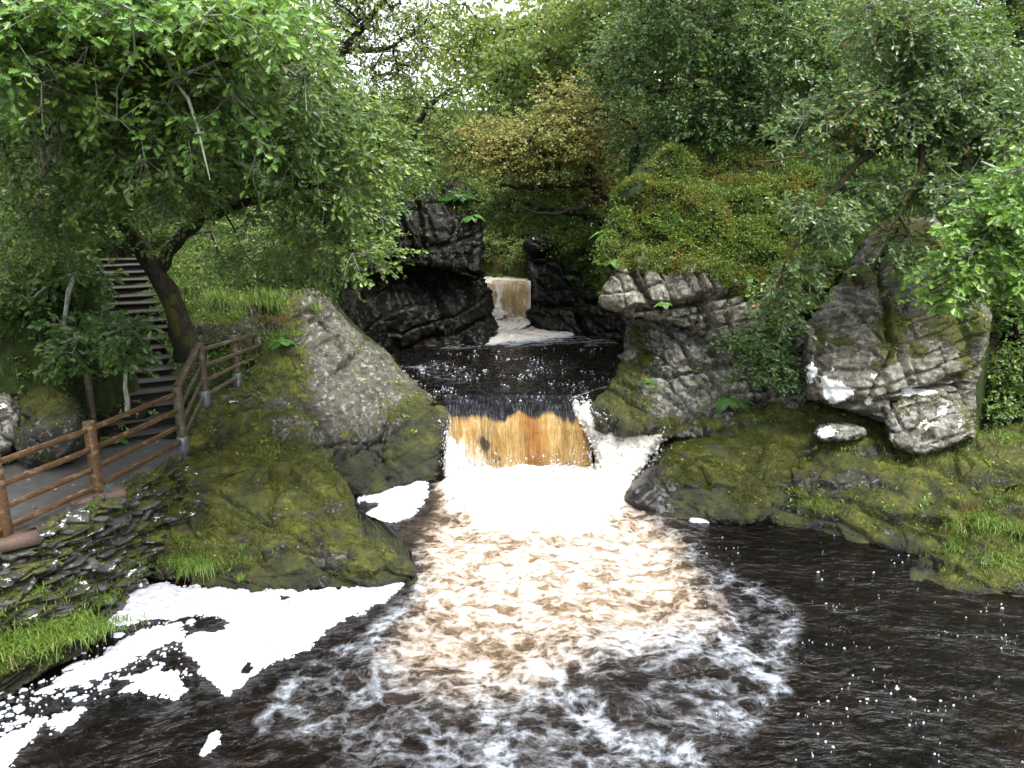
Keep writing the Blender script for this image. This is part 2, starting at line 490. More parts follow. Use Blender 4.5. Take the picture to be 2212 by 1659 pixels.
def water_mat(name, deep=(.0011, .0006, .0004)):
    """river: peat-dark water, foam laid by the attributes foam / aer / dots"""
    n = N(name); p = n.pos()
    p2 = n.vmul(p, (1, 1, .2))
    pw = n.warp(n.warp(p2, .7, .7), 2.2, .22)
    pf = n.warp(pw, 7, .05)
    lo = n.noise(pw, 1.0, 5, .6); mi = n.noise(pw, 3.2, 5, .62); hi = n.noise(pf, 11, 6, .7); vh = n.noise(p, 60, 3, .75)
    F = n.attr("foam"); A = n.attr("aer"); D = n.attr("dots")
    loc = n.math('ADD', F, n.math('MULTIPLY', n.math('ADD', n.math('MULTIPLY', n.math('SUBTRACT', lo, .5), .9), n.math('MULTIPLY', n.math('SUBTRACT', mi, .5), .7)), n.mr(F, .0, .3, 0, .8)))
    def ridge(sc_, st_, det=3):
        q = n.noise(n.vmul(pw, st_), sc_, det, .55)
        return n.math('SUBTRACT', 1.0, n.math('MULTIPLY', n.math('ABSOLUTE', n.math('SUBTRACT', q, .5)), 9.0), clamp=True)
    v1 = n.mr(n.vor(n.vmul(pw, (.85, 1.3, 1)), 2.6, 'F1'), .12, .62); v2 = n.mr(n.vor(n.vmul(pf, (.9, 1.2, 1)), 6.5, 'F1'), .12, .62); v3 = n.mr(n.vor(pf, 20, 'F1'), .1, .6)
    base = n.math('ADD', n.math('MULTIPLY', v1, .30), n.math('ADD', n.math('MULTIPLY', v2, .24), n.math('MULTIPLY', v3, .10)))
    base = n.math('ADD', base, n.math('ADD', n.math('MULTIPLY', ridge(2.0, (.8, 1.3, 1)), .26), n.math('MULTIPLY', ridge(5.5, (.9, 1.2, 1), 4), .18)))
    base = n.math('ADD', base, n.math('MULTIPLY', n.math('SUBTRACT', hi, .5), .85))
    f = n.mr(n.math('ADD', base, n.math('MULTIPLY', loc, 1.0)), .62, 1.55)
    f = n.math('MULTIPLY', f, n.mr(F, .02, .22))
    f = n.math('MULTIPLY', f, n.mr(n.math('ADD', vh, n.math('MULTIPLY', F, .6)), .25, .75, .40, 1.0))
    # loose bubbles
    pd = n.warp(p2, 2.0, .12)
    d1 = n.vor(pd, 8.0, 'F1'); d2 = n.vor(pd, 21, 'F1')
    gate = n.noise(n.warp(p2, .6, 1.2), 1.1, 5, .68); gate2 = n.noise(p2, 7.0, 3, .6)
    gg = n.math('ADD', n.math('MULTIPLY', gate, .65), n.math('ADD', n.math('MULTIPLY', gate2, .35), n.math('MULTIPLY', D, .12)))
    b1 = n.math('MULTIPLY', n.mr(d1, .05, .10, 1, 0), n.mr(gg, .62, .66))
    b2 = n.math('MULTIPLY', n.mr(d2, .10, .20, 1, 0), n.mr(gg, .60, .64))
    bub = n.math('MULTIPLY', n.math('MAXIMUM', b1, b2), n.mr(D, 0, .3))
    f = n.math('MAXIMUM', f, n.math('MULTIPLY', bub, .62))
    deepc = n.mix(n.mr(lo, .45, .75), deep, (.0042, .0017, .0008))
    aer = n.math('ADD', A, n.math('MULTIPLY', n.math('SUBTRACT', mi, .5), .9))
    body = n.mix(n.mr(aer, .10, .55, 0, .8), deepc, (.017, .013, .0115))
    body = n.mix(n.mr(aer, .35, 1.2), body, n.mix(n.mr(hi, .35, .65), (.075, .047, .028), (.17, .118, .074)))
    wht = n.mix(n.mr(A, .3, 1), (.24, .27, .31), (.38, .35, .305))
    cream = n.mix(n.mr(A, .25, .8), (.060, .062, .068), (.19, .150, .108))
    col = n.mix(n.mr(f, .0, .45), body, cream); col = n.mix(n.mr(f, .30, .95), col, wht)
    rough = n.mr(f, .0, .5, .06, .55)
    rip = n.noise(n.vmul(n.warp(p, 1.0, .8), (1, 2.0, 1)), 3.0, 6, .60)
    h = n.math('ADD', n.math('MULTIPLY', hi, .08), n.math('ADD', n.math('MULTIPLY', vh, .02), n.math('MULTIPLY', f, .45)))
    h = n.math('ADD', h, n.math('MULTIPLY', rip, 1.3))
    nb = n.bump(h, .75, .09)
    return n.end(n.principled(col, rough, .42, nb, IOR=1.33))
M['water'] = water_mat('peaty_river_water')


def fall_mat(name, amber=1.0):
    n = N(name); st = n.attr("st", True); p = n.pos()
    sw = n.warp(st, 1.2, .25)
    s1 = n.noise(n.vmul(sw, (9, 1.0, 1)), 1.0, 6, .62); s2 = n.noise(n.vmul(sw, (30, 2.6, 1)), 1.0, 6, .7); s3 = n.noise(n.vmul(sw, (5, 5, 1)), 1.5, 5, .7); s5 = n.noise(n.vmul(sw, (16, 5, 1)), 1.0, 6, .75)
    s4 = n.noise(n.vmul(sw, (60, 14, 1)), 1.0, 4, .7)
    W = n.attr("white"); K = n.attr("dark"); G = n.attr("glide"); O = n.attr("amb")
    am = n.ramp(n.math('ADD', n.math('MULTIPLY', s1, .32), n.math('ADD', n.math('ADD', n.math('MULTIPLY', s2, .25), n.math('MULTIPLY', s5, .36)), n.math('MULTIPLY', O, .10))),
                [(.34, (.42, .37, .24)), (.44, (.33, .235, .095)), (.55, (.22, .118, .028)), (.68, (.085, .034, .008))])
    am = n.mix(n.math('MULTIPLY', n.mr(O, .45, .95), .75), am, n.mix(n.mr(s2, .35, .65), (.12, .040, .008), (.22, .095, .022)))
    wf = n.math('ADD', W, n.math('ADD', n.math('MULTIPLY', n.math('SUBTRACT', s2, .5), 2.2), n.math('MULTIPLY', n.math('SUBTRACT', s4, .5), 1.2)))
    wv2 = n.noise(n.vmul(sw, (4, 2.5, 1)), 1.0, 5, .65)
    wf = n.math('ADD', wf, n.math('ADD', n.math('MULTIPLY', n.math('SUBTRACT', wv2, .5), 1.8), n.math('MULTIPLY', n.math('SUBTRACT', s5, .5), 1.8)))
    col = n.mix(n.mr(wf, .42, .95), am, (.50, .47, .40))
    kf = n.math('ADD', K, n.math('ADD', n.math('MULTIPLY', n.math('SUBTRACT', s3, .5), 1.2), n.math('MULTIPLY', n.math('SUBTRACT', s2, .5), 2.0)))
    col = n.mix(n.mr(kf, .50, .80), col, (.035, .025, .017))
    col = n.mix(G, col, n.mix(n.mr(s2, .47, .72), (.004, .004, .005), (.085, .092, .110)))  # blue-grey streaks: sky reflection painted into the colour of the smooth lip
    rough = n.mix(G, (.35, .35, .35), (.06, .06, .06))
    nb = n.bump(n.math('ADD', n.math('ADD', s2, n.math('MULTIPLY', s1, 2.0)), n.math('MULTIPLY', s4, .5)), .9, .09)
    return n.end(n.principled(col, n.sepz(rough, 0), .5, nb, IOR=1.33))
M['fall'] = fall_mat('amber_falling_water')


def foam_mat(name, c1=(.92, .91, .88), c2=(.70, .62, .48), thr=.42, d=.06):
    n = N(name); p = n.pos()
    a = n.noise(n.warp(p, 4, .1), 11, 6, .7); b = n.noise(p, 50, 4, .7)
    c = n.mix(n.mr(a, thr - .14, thr + .06), c2, c1)
    return n.end(n.principled(c, .6, .3, n.bump(n.math('ADD', a, n.math('MULTIPLY', b, .5)), .6, d)))
M['spray'] = foam_mat('white_broken_water', c1=(.52, .50, .46), c2=(.17, .13, .08), thr=.46)
M['raft'] = foam_mat('floating_foam', (.37, .385, .42), (.20, .215, .245), .47, .05)
M['fleck'] = foam_mat('foam_bubbles', (.27, .29, .32), (.16, .17, .19), .45, .01)
print('helpers', round(time.time() - T0, 1))

# ------------------------------------------------------------------ the ground
chan_low = [(-4.2, -3), (-7.0, 4), (-6.3, 7.4), (-5.9, 9), (-5.9, 10.4), (-4.3, 10.2), (-1.8, 10.3), (-1.8, 11.2), (-2.9, 12.2), (-3.3, 13.5), (-3.0, 14.3), (-1.8, 15.2), (-1.8, 16.2), (2.2, 16.2), (2.5, 15.2), (2.9, 14.4), (2.3, 13.6), (2.9, 12.9), (4.7, 12.7), (6.9, 11.3), (6.5, 10.3), (8.0, 9.8), (9.5, 8), (8.5, 3), (5, -3)]
chan_up = [(-1.8, 16.1), (2.1, 16.1), (2.9, 18.4), (4.2, 24), (4.4, 26.8), (.8, 29.5), (-1.6, 29.5), (-1.4, 26), (-4.4, 24.3), (-4.8, 22), (-2.7, 18.4)]
chan_top = [(-1.6, 29.6), (.8, 29.6), (1.0, 34), (2.0, 40), (-1.0, 40), (-1.8, 34)]
g_px = [(0, 850, 11.6), (120, 850, 12.3), (250, 850, 13.2), (100, 700, 14.5), (0, 600, 16), (200, 600, 19), (0, 450, 21), (240, 560, 20.5), (450, 780, 14.6), (400, 710, 15.6),
        (330, 600, 18.5), (560, 650, 17), (500, 580, 18.5), (650, 615, 18.5), (500, 450, 23), (700, 480, 24), (300, 400, 25), (0, 300, 27), (900, 410, 28), (900, 330, 34), (600, 290, 34), (1000, 440, 28),
        (1330, 560, 19.5), (1340, 480, 20.5), (1370, 390, 21), (1500, 330, 22.5), (1750, 300, 23), (2250, 170, 23), (2250, 530, 18), (2000, 500, 17.5), (1800, 640, 17), (1700, 670, 18), (1600, 470, 20), (2000, 370, 19.5),
        (1050, 490, 37), (1200, 470, 38), (1100, 420, 46), (1300, 430, 36), (1100, 330, 62), (600, 210, 52), (1700, 200, 40), (2212, 90, 34), (1000, 330, 78), (200, 150, 50), (1400, 280, 60)]
gx = [tuple(at(a, b, y)) for a, b, y in g_px]
gx += [(-6.9, 8.5, 1.45), (-7.5, 9, 1.45), (-7.2, 10.5, 1.5), (-7.0, 12.2, 1.52), (-8.6, 10.8, 1.5), (-8.5, 8, 1.4), (-8, 5, 1.4), (-7.6, 2, 1.4), (-9.8, 10.6, 1.9), (-10.5, 8, 2.2), (-10, 3, 2.5), (-16, 8, 5.5), (-16, 0, 5), (-30, 5, 12), (-30, 20, 14), (-40, 40, 20), (-30, 70, 22),
       (-6.5, 7.3, .9), (-6.8, 5, .8), (-7.5, 13.2, 1.7), (-8.5, 14.5, 2.5), (-9.5, 16.5, 3.3), (-5.6, 13.2, 1.6), (-5.2, 14.5, 2.3), (-4.5, 16, 3.2), (-3.5, 15.5, 1.6), (-5, 12, 1.0), (-4, 12, .5),
       (5, 14.6, .9), (7, 14.4, 1.0), (8.5, 12.2, .8), (9.0, 10.6, .7), (9.6, 9, .6), (10, 13, 1.8), (11, 16, 3.6), (10, 6, .9), (10, 0, 1), (14, 8, 4), (14, 2, 4), (30, 5, 12), (30, 25, 15), (40, 45, 20), (30, 70, 22), (14, 18, 7.5),
       (3.5, 16.2, 1.0), (5.5, 16.3, 1.4), (-3, 20, 5.0), (-2.2, 26, 5.8), (1.8, 31, 4.6), (-2.2, 31, 5.3), (5.0, 26, 5.0), (0, 34, 2.4), (0, 40, 3.0), (0, 60, 6)]
gx = np.array(gx)


def ground_z(XY):
    z = mq(gx[:, :2], gx[:, 2], XY, 1.0)
    P = np.concatenate([XY, np.zeros((len(XY), 1))], 1)
    z = z + .22 * fbm(P * .55, 4, 3) + .07 * fbm(P * 2.2, 3, 5)
    for poly, bed, soft in ((chan_low, -.7, .8), (chan_up, .6, .9), (chan_top, 2.4, .9)):
        s = sdf(poly, XY[:, 0], XY[:, 1])
        k = ss(-soft, .15, s)
        z = np.where(z > bed, z * (1 - k) + bed * k, z)
    s = sdf([(-6.25, 3), (-6.45, 8.5), (-6.1, 10), (-5.75, 12.3), (-6.1, 12.9), (-7.9, 12.9), (-8.6, 11), (-8.4, 3)], XY[:, 0], XY[:, 1])
    k = ss(-.35, .05, s)
    z = z * (1 - k) + 1.52 * k
    return z


def gz_at(x, y):
    return float(ground_z(np.array([[x, y]], float))[0])


# path along the left bank
pp = [(-8.7, 3), (-8.65, 10.9), (-7.9, 12.85), (-6.2, 12.85), (-5.85, 12.2), (-6.25, 10), (-6.6, 8.45), (-6.5, 3)]
pg = np.stack(np.meshgrid(np.linspace(-8.8, -5.7, 60), np.linspace(3, 13, 160)), -1).reshape(-1, 2)
ps = sdf(pp, pg[:, 0], pg[:, 1]) + .08 * vnoise(np.c_[pg * 3, pg[:, 0] * 0], 5)
pz = 1.60 + .02 * vnoise(np.c_[pg * 1.5, pg[:, 0] * 0], 8) - .22 * ss(.05, -.08, ps)
ii = (np.arange(159)[:, None] * 60 + np.arange(59)[None]).ravel()
q = np.stack([ii, ii + 1, ii + 61, ii + 60], 1)
q = q[(ps[q] > -.1).all(1)]
tag(mesh_obj("path", np.c_[pg, pz], q, 4, M['concrete']), kind='structure')

# ------------------------------------------------------------------ rocks
SURF = {}      # name -> (points, normals, px, py, moss) for planting things on them


def blobmask(px, py, blobs):
    m = np.zeros(len(px))
    for b in blobs:
        if len(b) == 5:
            x, y, rx, ry, v = b
            m += v * np.exp(-(((px - x) / rx) ** 2 + ((py - y) / ry) ** 2))
        else:
            poly, soft, v = b
            m += v * ss(-soft, soft, sdf(poly, px, py))
    return m


def relief(name, poly, ctrl, mat, label=None, cat='rock', step=3.0, edge=40, rnd=.5, en=7, noise=((.10, 1.2), (.035, 5)), facet=None, strata=None, cracks=(),
           thick=1.6, moss=0.0, mossb=(), lichb=(), wetb=(), wet0=0.0, wet_shade_z=None, group=None, key=None, kind=None, seed=0, smoothp=1, obj_name=None, parent=None, back=(0, 1, -.15)):
    poly = smooth_poly(poly, smoothp)
    x0, y0 = poly.min(0) - 2 * step; x1, y1 = poly.max(0) + 2 * step
    gx_ = np.arange(x0, x1, step); gy_ = np.arange(y0, y1, step)
    X, Y = np.meshgrid(gx_, gy_); h, w_ = X.shape
    fl = np.stack([X.ravel(), Y.ravel(), np.full(X.size, seed * 13.7)], 1)
    S = sdf(poly, X.ravel(), Y.ravel()) + en * (fbm(fl / 34, 3, seed + 40) + .35 * vnoise(fl / 7, seed + 41))
    S2 = S.reshape(h, w_)
    gy2, gx2 = np.gradient(S2, step)
    g2 = gx2 ** 2 + gy2 ** 2 + 1e-6
    neg = (S2 < 0) & (S2 > -step * 1.6)
    Xs = np.where(neg, X - S2 * gx2 / g2, X); Ys = np.where(neg, Y - S2 * gy2 / g2, Y)
    px, py = Xs.ravel(), Ys.ravel()
    c = np.array([(a_[0], a_[1], onz(a_[0], a_[1], a_[2])[1] if len(a_) == 4 else a_[2]) for a_ in ctrl], float)
    inv = mq(c[:, :2], 1 / c[:, 2], np.stack([px, py], 1), 25.0)
    t = np.clip(S / edge, 0, 1)
    D = 1 / np.clip(inv, .005, 1) + rnd * (1 - np.sqrt(np.clip(1 - (1 - t) ** 2, 0, 1)))
    P = at(px, py, D)
    G = P.reshape(h, w_, 3)
    nrm = np.cross(np.gradient(G, axis=1), np.gradient(G, axis=0)).reshape(-1, 3)
    nrm /= np.linalg.norm(nrm, axis=1)[:, None] + 1e-9
    sgn = np.sign(((np.array([0, 0, HC]) - P) * nrm).sum(1)); nrm *= sgn[:, None]
    disp = np.zeros(len(P))
    pw = P + .25 * np.stack([vnoise(P * 1.3, seed + 50 + k) for k in range(3)], 1)
    for a, f in noise:
        disp += a * fbm(pw * f, 4, seed + int(f * 10))
    if facet:
        for ent in facet:
            amp, f, (sx, sy, sz) = ent[:3]
            if len(ent) == 4:      # jointed blocks: flat faces broken along bedding and joints
                an = ent[3]; ca, sa = math.cos(an), math.sin(an); ct, st_ = math.cos(.22), math.sin(.22)
                q0 = P + (pw - P) * .22
                R0 = np.stack([q0[:, 0] * ca + q0[:, 1] * sa, -q0[:, 0] * sa + q0[:, 1] * ca, q0[:, 2]], 1)
                R0 = np.stack([R0[:, 0] * ct + R0[:, 2] * st_, R0[:, 1], -R0[:, 0] * st_ + R0[:, 2] * ct], 1) * f * np.array([sx, sy, sz])
                iz = np.floor(R0[:, 2]).astype(np.int64); zz = np.zeros(len(iz), np.int64)
                R0[:, 0] += (_hash(iz, zz, zz, seed + 3) & 1023) / 1023. * 1.7
                I = np.floor(R0).astype(np.int64); fr_ = R0 - I
                I[:, 1] = 0
                hh_ = _hash(I[:, 0], I[:, 1], I[:, 2], seed + 19); h3 = _hash(I[:, 0], I[:, 1], I[:, 2], seed + 29)
                rv_ = np.stack([(h3 & 1023) / 511.5 - 1, ((h3 >> 10) & 1023) / 511.5 - 1], 1)
                ed = np.minimum(np.minimum(fr_[:, 0], 1 - fr_[:, 0]), np.minimum(fr_[:, 2], 1 - fr_[:, 2]))
                disp += amp * ((hh_ & 1023) / 1023. - .5) + amp * .55 * ((fr_[:, 0] - .5) * rv_[:, 0] + (fr_[:, 2] - .5) * rv_[:, 1]) - amp * .8 * ss(.09, .0, ed)
                continue
            q = (P + (pw - P) * .35) * f * np.array([sx, sy, sz])
            d1, d2, idr, off, rv = worley(q, seed + 7)
            disp += .55 * amp * (idr - .5) + amp * 1.5 * (off * rv).sum(1) - amp * .30 * ss(.07, .0, d2 - d1)
    if strata:
        amp, f, tilt = strata
        u = (P @ np.array(tilt)) * f + .5 * vnoise(P * .7, seed + 61) + .15 * vnoise(P * 4, seed + 62)
        fr = u - np.floor(u)
        rr = (_hash(np.floor(u).astype(np.int64), np.floor(vnoise(P * .5, 3) * 3).astype(np.int64), np.zeros(len(u), np.int64), seed) & 1023) / 1023.
        disp += amp * (rr - .5) + amp * .6 * (ss(0, .25, fr) - ss(.75, 1, fr)) 
    for line, wd, dep in cracks:
        dd = np.full(len(px), 1e9)
        for (ax, ay), (bx, by) in zip(line[:-1], line[1:]):
            ex, ey = bx - ax, by - ay
            tt = np.clip(((px - ax) * ex + (py - ay) * ey) / (ex * ex + ey * ey), 0, 1)
            dd = np.minimum(dd, np.hypot(px - ax - tt * ex, py - ay - tt * ey))
        dd = dd + 3 * vnoise(fl / 12, 9)
        disp -= dep * ss(wd, 0, dd)
    P = P + nrm * (disp * (.25 + .75 * t))[:, None]
    G = P.reshape(h, w_, 3)
    n2 = np.cross(np.gradient(G, axis=1), np.gradient(G, axis=0)).reshape(-1, 3)
    n2 /= np.linalg.norm(n2, axis=1)[:, None] + 1e-9
    n2 *= np.sign(((np.array([0, 0, HC]) - P) * n2).sum(1))[:, None]
    ok = S > -step * 1.6 * 0.7
    ii = (np.arange(h - 1)[:, None] * w_ + np.arange(w_ - 1)[None]).ravel()
    q = np.stack([ii, ii + w_, ii + w_ + 1, ii + 1], 1)
    q = q[ok[q].all(1)]
    used = np.unique(q); remap = np.full(len(P), -1); remap[used] = np.arange(len(used)); q = remap[q]
    P = P[used]; n2 = n2[used]; px = px[used]; py = py[used]; t = t[used]
    if kind == 'foamy': pass
    ms = moss + blobmask(px, py, mossb); li = blobmask(px, py, lichb)
    we = np.full(len(P), wet0) + blobmask(px, py, wetb)
    if wet_shade_z is not None:
        zl, zh = wet_shade_z
        we = np.maximum(we, ss(zh, zl, P[:, 2] + .3 * vnoise(P * 1.2, 77)))  # low band: waterline wet, doubling as painted shade on the sides
    we = np.clip(we, 0, 1)
    # closed back
    E = np.concatenate([q[:, [0, 1]], q[:, [1, 2]], q[:, [2, 3]], q[:, [3, 0]]])
    Es = np.sort(E, 1); _, idx, cnt = np.unique(Es[:, 0] * 10000000 + Es[:, 1], return_index=True, return_counts=True)
    B = E[idx[cnt == 1]]; bv = np.unique(B); rb = np.full(len(P), -1); rb[bv] = np.arange(len(bv))
    n0 = len(P); cen = P.mean(0); bk = np.array(back, float)
    vd = P[bv] - np.array([0, 0, HC]); vd[:, 2] *= .3; vd /= np.linalg.norm(vd, axis=1)[:, None]
    R1 = P[bv] + (vd * .6 + bk * .4) * thick * .35 + (cen - P[bv]) * .03
    R2 = P[bv] + (vd * .6 + bk * .4) * thick + (cen - P[bv]) * .22
    top = cen + bk * thick * 1.1
    Vall = np.concatenate([P, R1, R2, top[None]])
    b0, b1 = rb[B[:, 0]], rb[B[:, 1]]; m = len(bv)
    qq = np.concatenate([q, np.stack([B[:, 1], B[:, 0], n0 + b0, n0 + b1], 1), np.stack([n0 + b1, n0 + b0, n0 + m + b0, n0 + m + b1], 1)])
    tri = np.stack([n0 + m + b1, n0 + m + b0, np.full(len(b0), n0 + 2 * m)], 1)
    loops = np.concatenate([qq.ravel(), tri.ravel()]); sizes = np.concatenate([np.full(len(qq), 4), np.full(len(tri), 3)])
    ext = lambda a: np.concatenate([a, a[bv], a[bv], [0.0]])
    o = mesh_obj(obj_name or name, Vall, loops, sizes, mat, None, {"moss": ext(ms), "lich": ext(li), "wet": ext(we)})
    if parent is not None: parent_keep(o, parent)
    else: tag(o, label, cat if not kind else None, group, kind)
    SURF[key or name] = (P, n2, px, py, ms, t, we)
    return o


FC = ((.22, .9, (1, 1, 1.4)), (.07, 3.0, (1, 1, 1.5)))
relief('boulder', [(655, 620), (692, 626), (735, 680), (775, 728), (830, 750), (862, 800), (905, 835), (950, 866), (976, 888), (974, 905), (964, 960), (964, 1045), (940, 1060), (880, 1075), (800, 1100), (745, 1085), (700, 1050), (640, 1000), (560, 990), (440, 1010), (375, 1010), (385, 960), (415, 880), (440, 858), (520, 825), (548, 790), (552, 740), (570, 690), (600, 650)],
       [(655, 622, 16.5), (735, 690, 17), (830, 752, 18), (905, 835, 17), (970, 890, 15.9), (963, 960, 15.4), (960, 1035, 14.95), (850, 1055, 14.3), (760, 1075, 13.7), (660, 985, 13.6), (520, 975, 13), (400, 1000, 12.3), (430, 880, 13.0), (520, 840, 14.2), (560, 770, 15), (600, 660, 16), (700, 800, 15.6), (800, 850, 15.7), (850, 950, 15.0), (700, 920, 14.4), (600, 880, 14.2), (960, 1070, 14.6), (800, 1100, 13.5)],
       M['rock_grey'], 'big sloping grey boulder left of the amber waterfall, mossy low down', 'boulder', edge=45, rnd=.6, facet=((.14, .7, (.7, 1, 1.1), .9), (.05, 2.4, (.6, 1, 1.5), .9), (.05, 2.6, (1, 1, 1.5))), noise=((.16, .8), (.06, 4), (.03, 11)), strata=(.07, 2.2, (.5, -.2, 1.0)),
       cracks=(([(700, 700), (760, 780), (820, 830), (845, 880), (830, 960), (835, 1040)], 7, .22), ([(470, 900), (600, 870), (720, 900), (830, 1000)], 6, .10), ([(610, 1010), (700, 960), (790, 960)], 6, .12)),
       moss=.04, mossb=((560, 760, 60, 100, .5), (480, 920, 130, 110, .65), (600, 1000, 120, 50, .7), (760, 1030, 130, 60, .75), (900, 950, 60, 80, .8), (900, 880, 45, 20, .3), (590, 740, 60, 60, .75), (650, 660, 40, 40, .35), (640, 830, 50, 60, .3)),
       wetb=((850, 1090, 130, 50, .9), (965, 1000, 22, 60, .8), (700, 1040, 60, 30, .4)), wet_shade_z=(.55, 1.65), seed=1,  # dark lower part: wet algae, with the black shadow there painted in
       lichb=((760, 800, 12, 14, .35), (830, 790, 14, 10, .35), (625, 915, 14, 20, .30), (855, 835, 10, 10, .3), (915, 862, 20, 8, .3)))
relief('rock_promontory', [(340, 1030), (400, 1000), (440, 985), (520, 970), (610, 965), (672, 985), (735, 1035), (758, 1080), (772, 1140), (830, 1175), (880, 1203), (904, 1240), (897, 1275), (860, 1300), (700, 1310), (500, 1305), (330, 1275), (300, 1235), (320, 1180), (330, 1100)],
       [(380, 1010, 11.9), (520, 975, 12.4), (620, 972, 1.35, 'z'), (735, 1040, .85, 'z'), (757, 1090, .55, 'z'), (772, 1145, .45, 'z'), (830, 1180, .40, 'z'), (870, 1203, .38, 'z'), (900, 1242, .22, 'z'), (860, 1262, 0, 'z'), (700, 1274, 0, 'z'), (500, 1272, 0, 'z'), (330, 1250, .0, 'z'), (600, 1100, .85, 'z'), (480, 1100, .95, 'z'), (700, 1090, .75, 'z'), (700, 1200, .42, 'z'), (790, 1215, .38, 'z'), (860, 1238, .22, 'z'), (350, 1120, 11), (860, 1300, -.25, 'z'), (500, 1305, -.25, 'z'), (560, 1200, .42, 'z'), (600, 1240, .22, 'z'), (760, 1245, .2, 'z'), (640, 1150, .62, 'z')],
       M['rock_moss'], 'green mossy rock promontory jutting into the foam below the boulder', 'rock', edge=30, rnd=.35, facet=((.14, 1.1, (.7, 1, 1.6)), (.05, 3.5, (.8, 1, 2))), noise=((.14, 1.1), (.06, 4), (.03, 12)), strata=(.09, 3.0, (.35, -.35, 1.0)),
       cracks=(([(360, 1060), (480, 1080), (600, 1140), (700, 1180), (780, 1170)], 8, .2), ([(560, 1210), (640, 1180), (760, 1215)], 8, .15)),
       moss=.62, mossb=((620, 1010, 120, 40, .5), (700, 1200, 90, 24, -.35), (640, 1160, 60, 24, -.2)), wet_shade_z=(.10, .62), wetb=((600, 1265, 400, 14, .6), (760, 1120, 22, 60, .6)), seed=2,
       lichb=((550, 1000, 9, 12, .5), (560, 1040, 8, 10, .4), (740, 1170, 14, 6, .4)))
relief('stone_wall', [(-80, 1175), (0, 1178), (60, 1148), (150, 1105), (215, 1072), (300, 1030), (380, 980), (425, 985), (400, 1050), (370, 1120), (345, 1180), (325, 1250), (260, 1300), (235, 1345), (205, 1395), (125, 1455), (0, 1525), (-80, 1560)],
       [(0, 1180, 8.35), (-80, 1175, 8.0), (215, 1075, 9.8), (390, 985, 11.9), (330, 1245, 10.25), (230, 1300, 9.4), (200, 1375, 8.65), (120, 1435, 8.05), (0, 1500, 7.45), (0, 1350, 8.0), (150, 1200, 9.15), (250, 1150, 9.9), (-80, 1540, 7.2)],
       M['slate'], 'mossy dry-stone slate bank below the footpath fence', 'stone wall', edge=18, rnd=.2, en=5, facet=((.16, 3.6, (.55, .55, 2.6)), (.08, 8.0, (.6, .6, 2.4))), noise=((.10, 1.2), (.03, 6)),
       moss=.5, mossb=((330, 1060, 80, 50, .3), (60, 1420, 120, 60, .8), (250, 1230, 60, 40, .3)), lichb=((165, 1180, 14, 10, .35), (110, 1190, 10, 8, .4), (200, 1120, 10, 7, .4), (240, 1110, 12, 7, .35)), wet_shade_z=(.05, .35), seed=3)
# gorge cliff
relief('cliff', [(600, 640), (640, 520), (700, 430), (780, 395), (870, 410), (930, 392), (985, 380), (1035, 410), (1052, 470), (1048, 560), (1046, 596), (1000, 588), (940, 577), (860, 577), (800, 600), (780, 650), (770, 720), (700, 700), (640, 680)],
       [(620, 640, 19), (700, 430, 21.5), (870, 410, 24.2), (1040, 420, 25.2), (1048, 585, 24.6), (940, 575, 23.6), (800, 600, 22.6), (760, 700, 20.5), (700, 560, 20.6), (850, 500, 23.2), (960, 480, 24.0)],
       M['rock_dark'], 'tall dark cliff block at the left side of the gorge, ferns on top', 'cliff', edge=12, rnd=.3, smoothp=0, facet=((.60, .50, (1.2, 1, .40), .5), (.20, 1.4, (1.2, 1, .55), .5), (.06, 4, (1, 1, 1))), noise=((.08, .7), (.03, 3)), key='cliff_up',
       moss=-.15, mossb=((860, 410, 60, 40, .7), (880, 500, 22, 60, .45), (1035, 520, 14, 80, .5), (700, 500, 60, 60, .3), (1000, 400, 50, 30, .5)), wet0=.4, wetb=((1030, 540, 30, 60, .5), (720, 700, 100, 50, .4)), seed=4,
       cracks=(([(905, 440), (915, 520), (925, 575)], 6, .4), ([(985, 440), (975, 520), (990, 580)], 5, .3), ([(860, 430), (850, 520), (845, 580)], 6, .35)))
relief('cliff', [(735, 660), (760, 620), (800, 600), (860, 585), (930, 580), (1000, 590), (1042, 588), (1060, 630), (1066, 685), (1080, 706), (1068, 716), (1056, 720), (1054, 745), (1040, 760), (920, 770), (850, 785), (800, 770), (765, 720), (740, 695)],
       [(850, 765, 23.0), (1050, 740, 24.9), (1070, 700, 26.5), (1055, 600, 26.2), (940, 590, 25.2), (800, 600, 23.2), (745, 680, 20.8), (800, 740, 21.4), (940, 750, 24.0), (950, 670, 24.2)],
       M['rock_dark'], 'undercut wet black rock beneath the cliff beside the upper pool', 'cliff', edge=12, rnd=.3, smoothp=0, facet=((.40, .5, (1, 1, .7), .4), (.16, 1.5, (1.2, 1, .8), .7), (.05, 4, (1, 1, 1))), noise=((.12, .6), (.03, 3)), key='cliff_low',
       moss=-.3, mossb=((990, 610, 60, 14, .5), (900, 700, 120, 40, .3)), wet0=.55, wetb=((900, 740, 200, 45, .5),), lichb=((1000, 640, 12, 18, .40), (1012, 680, 12, 10, .35), (985, 605, 10, 6, .3)), seed=5)
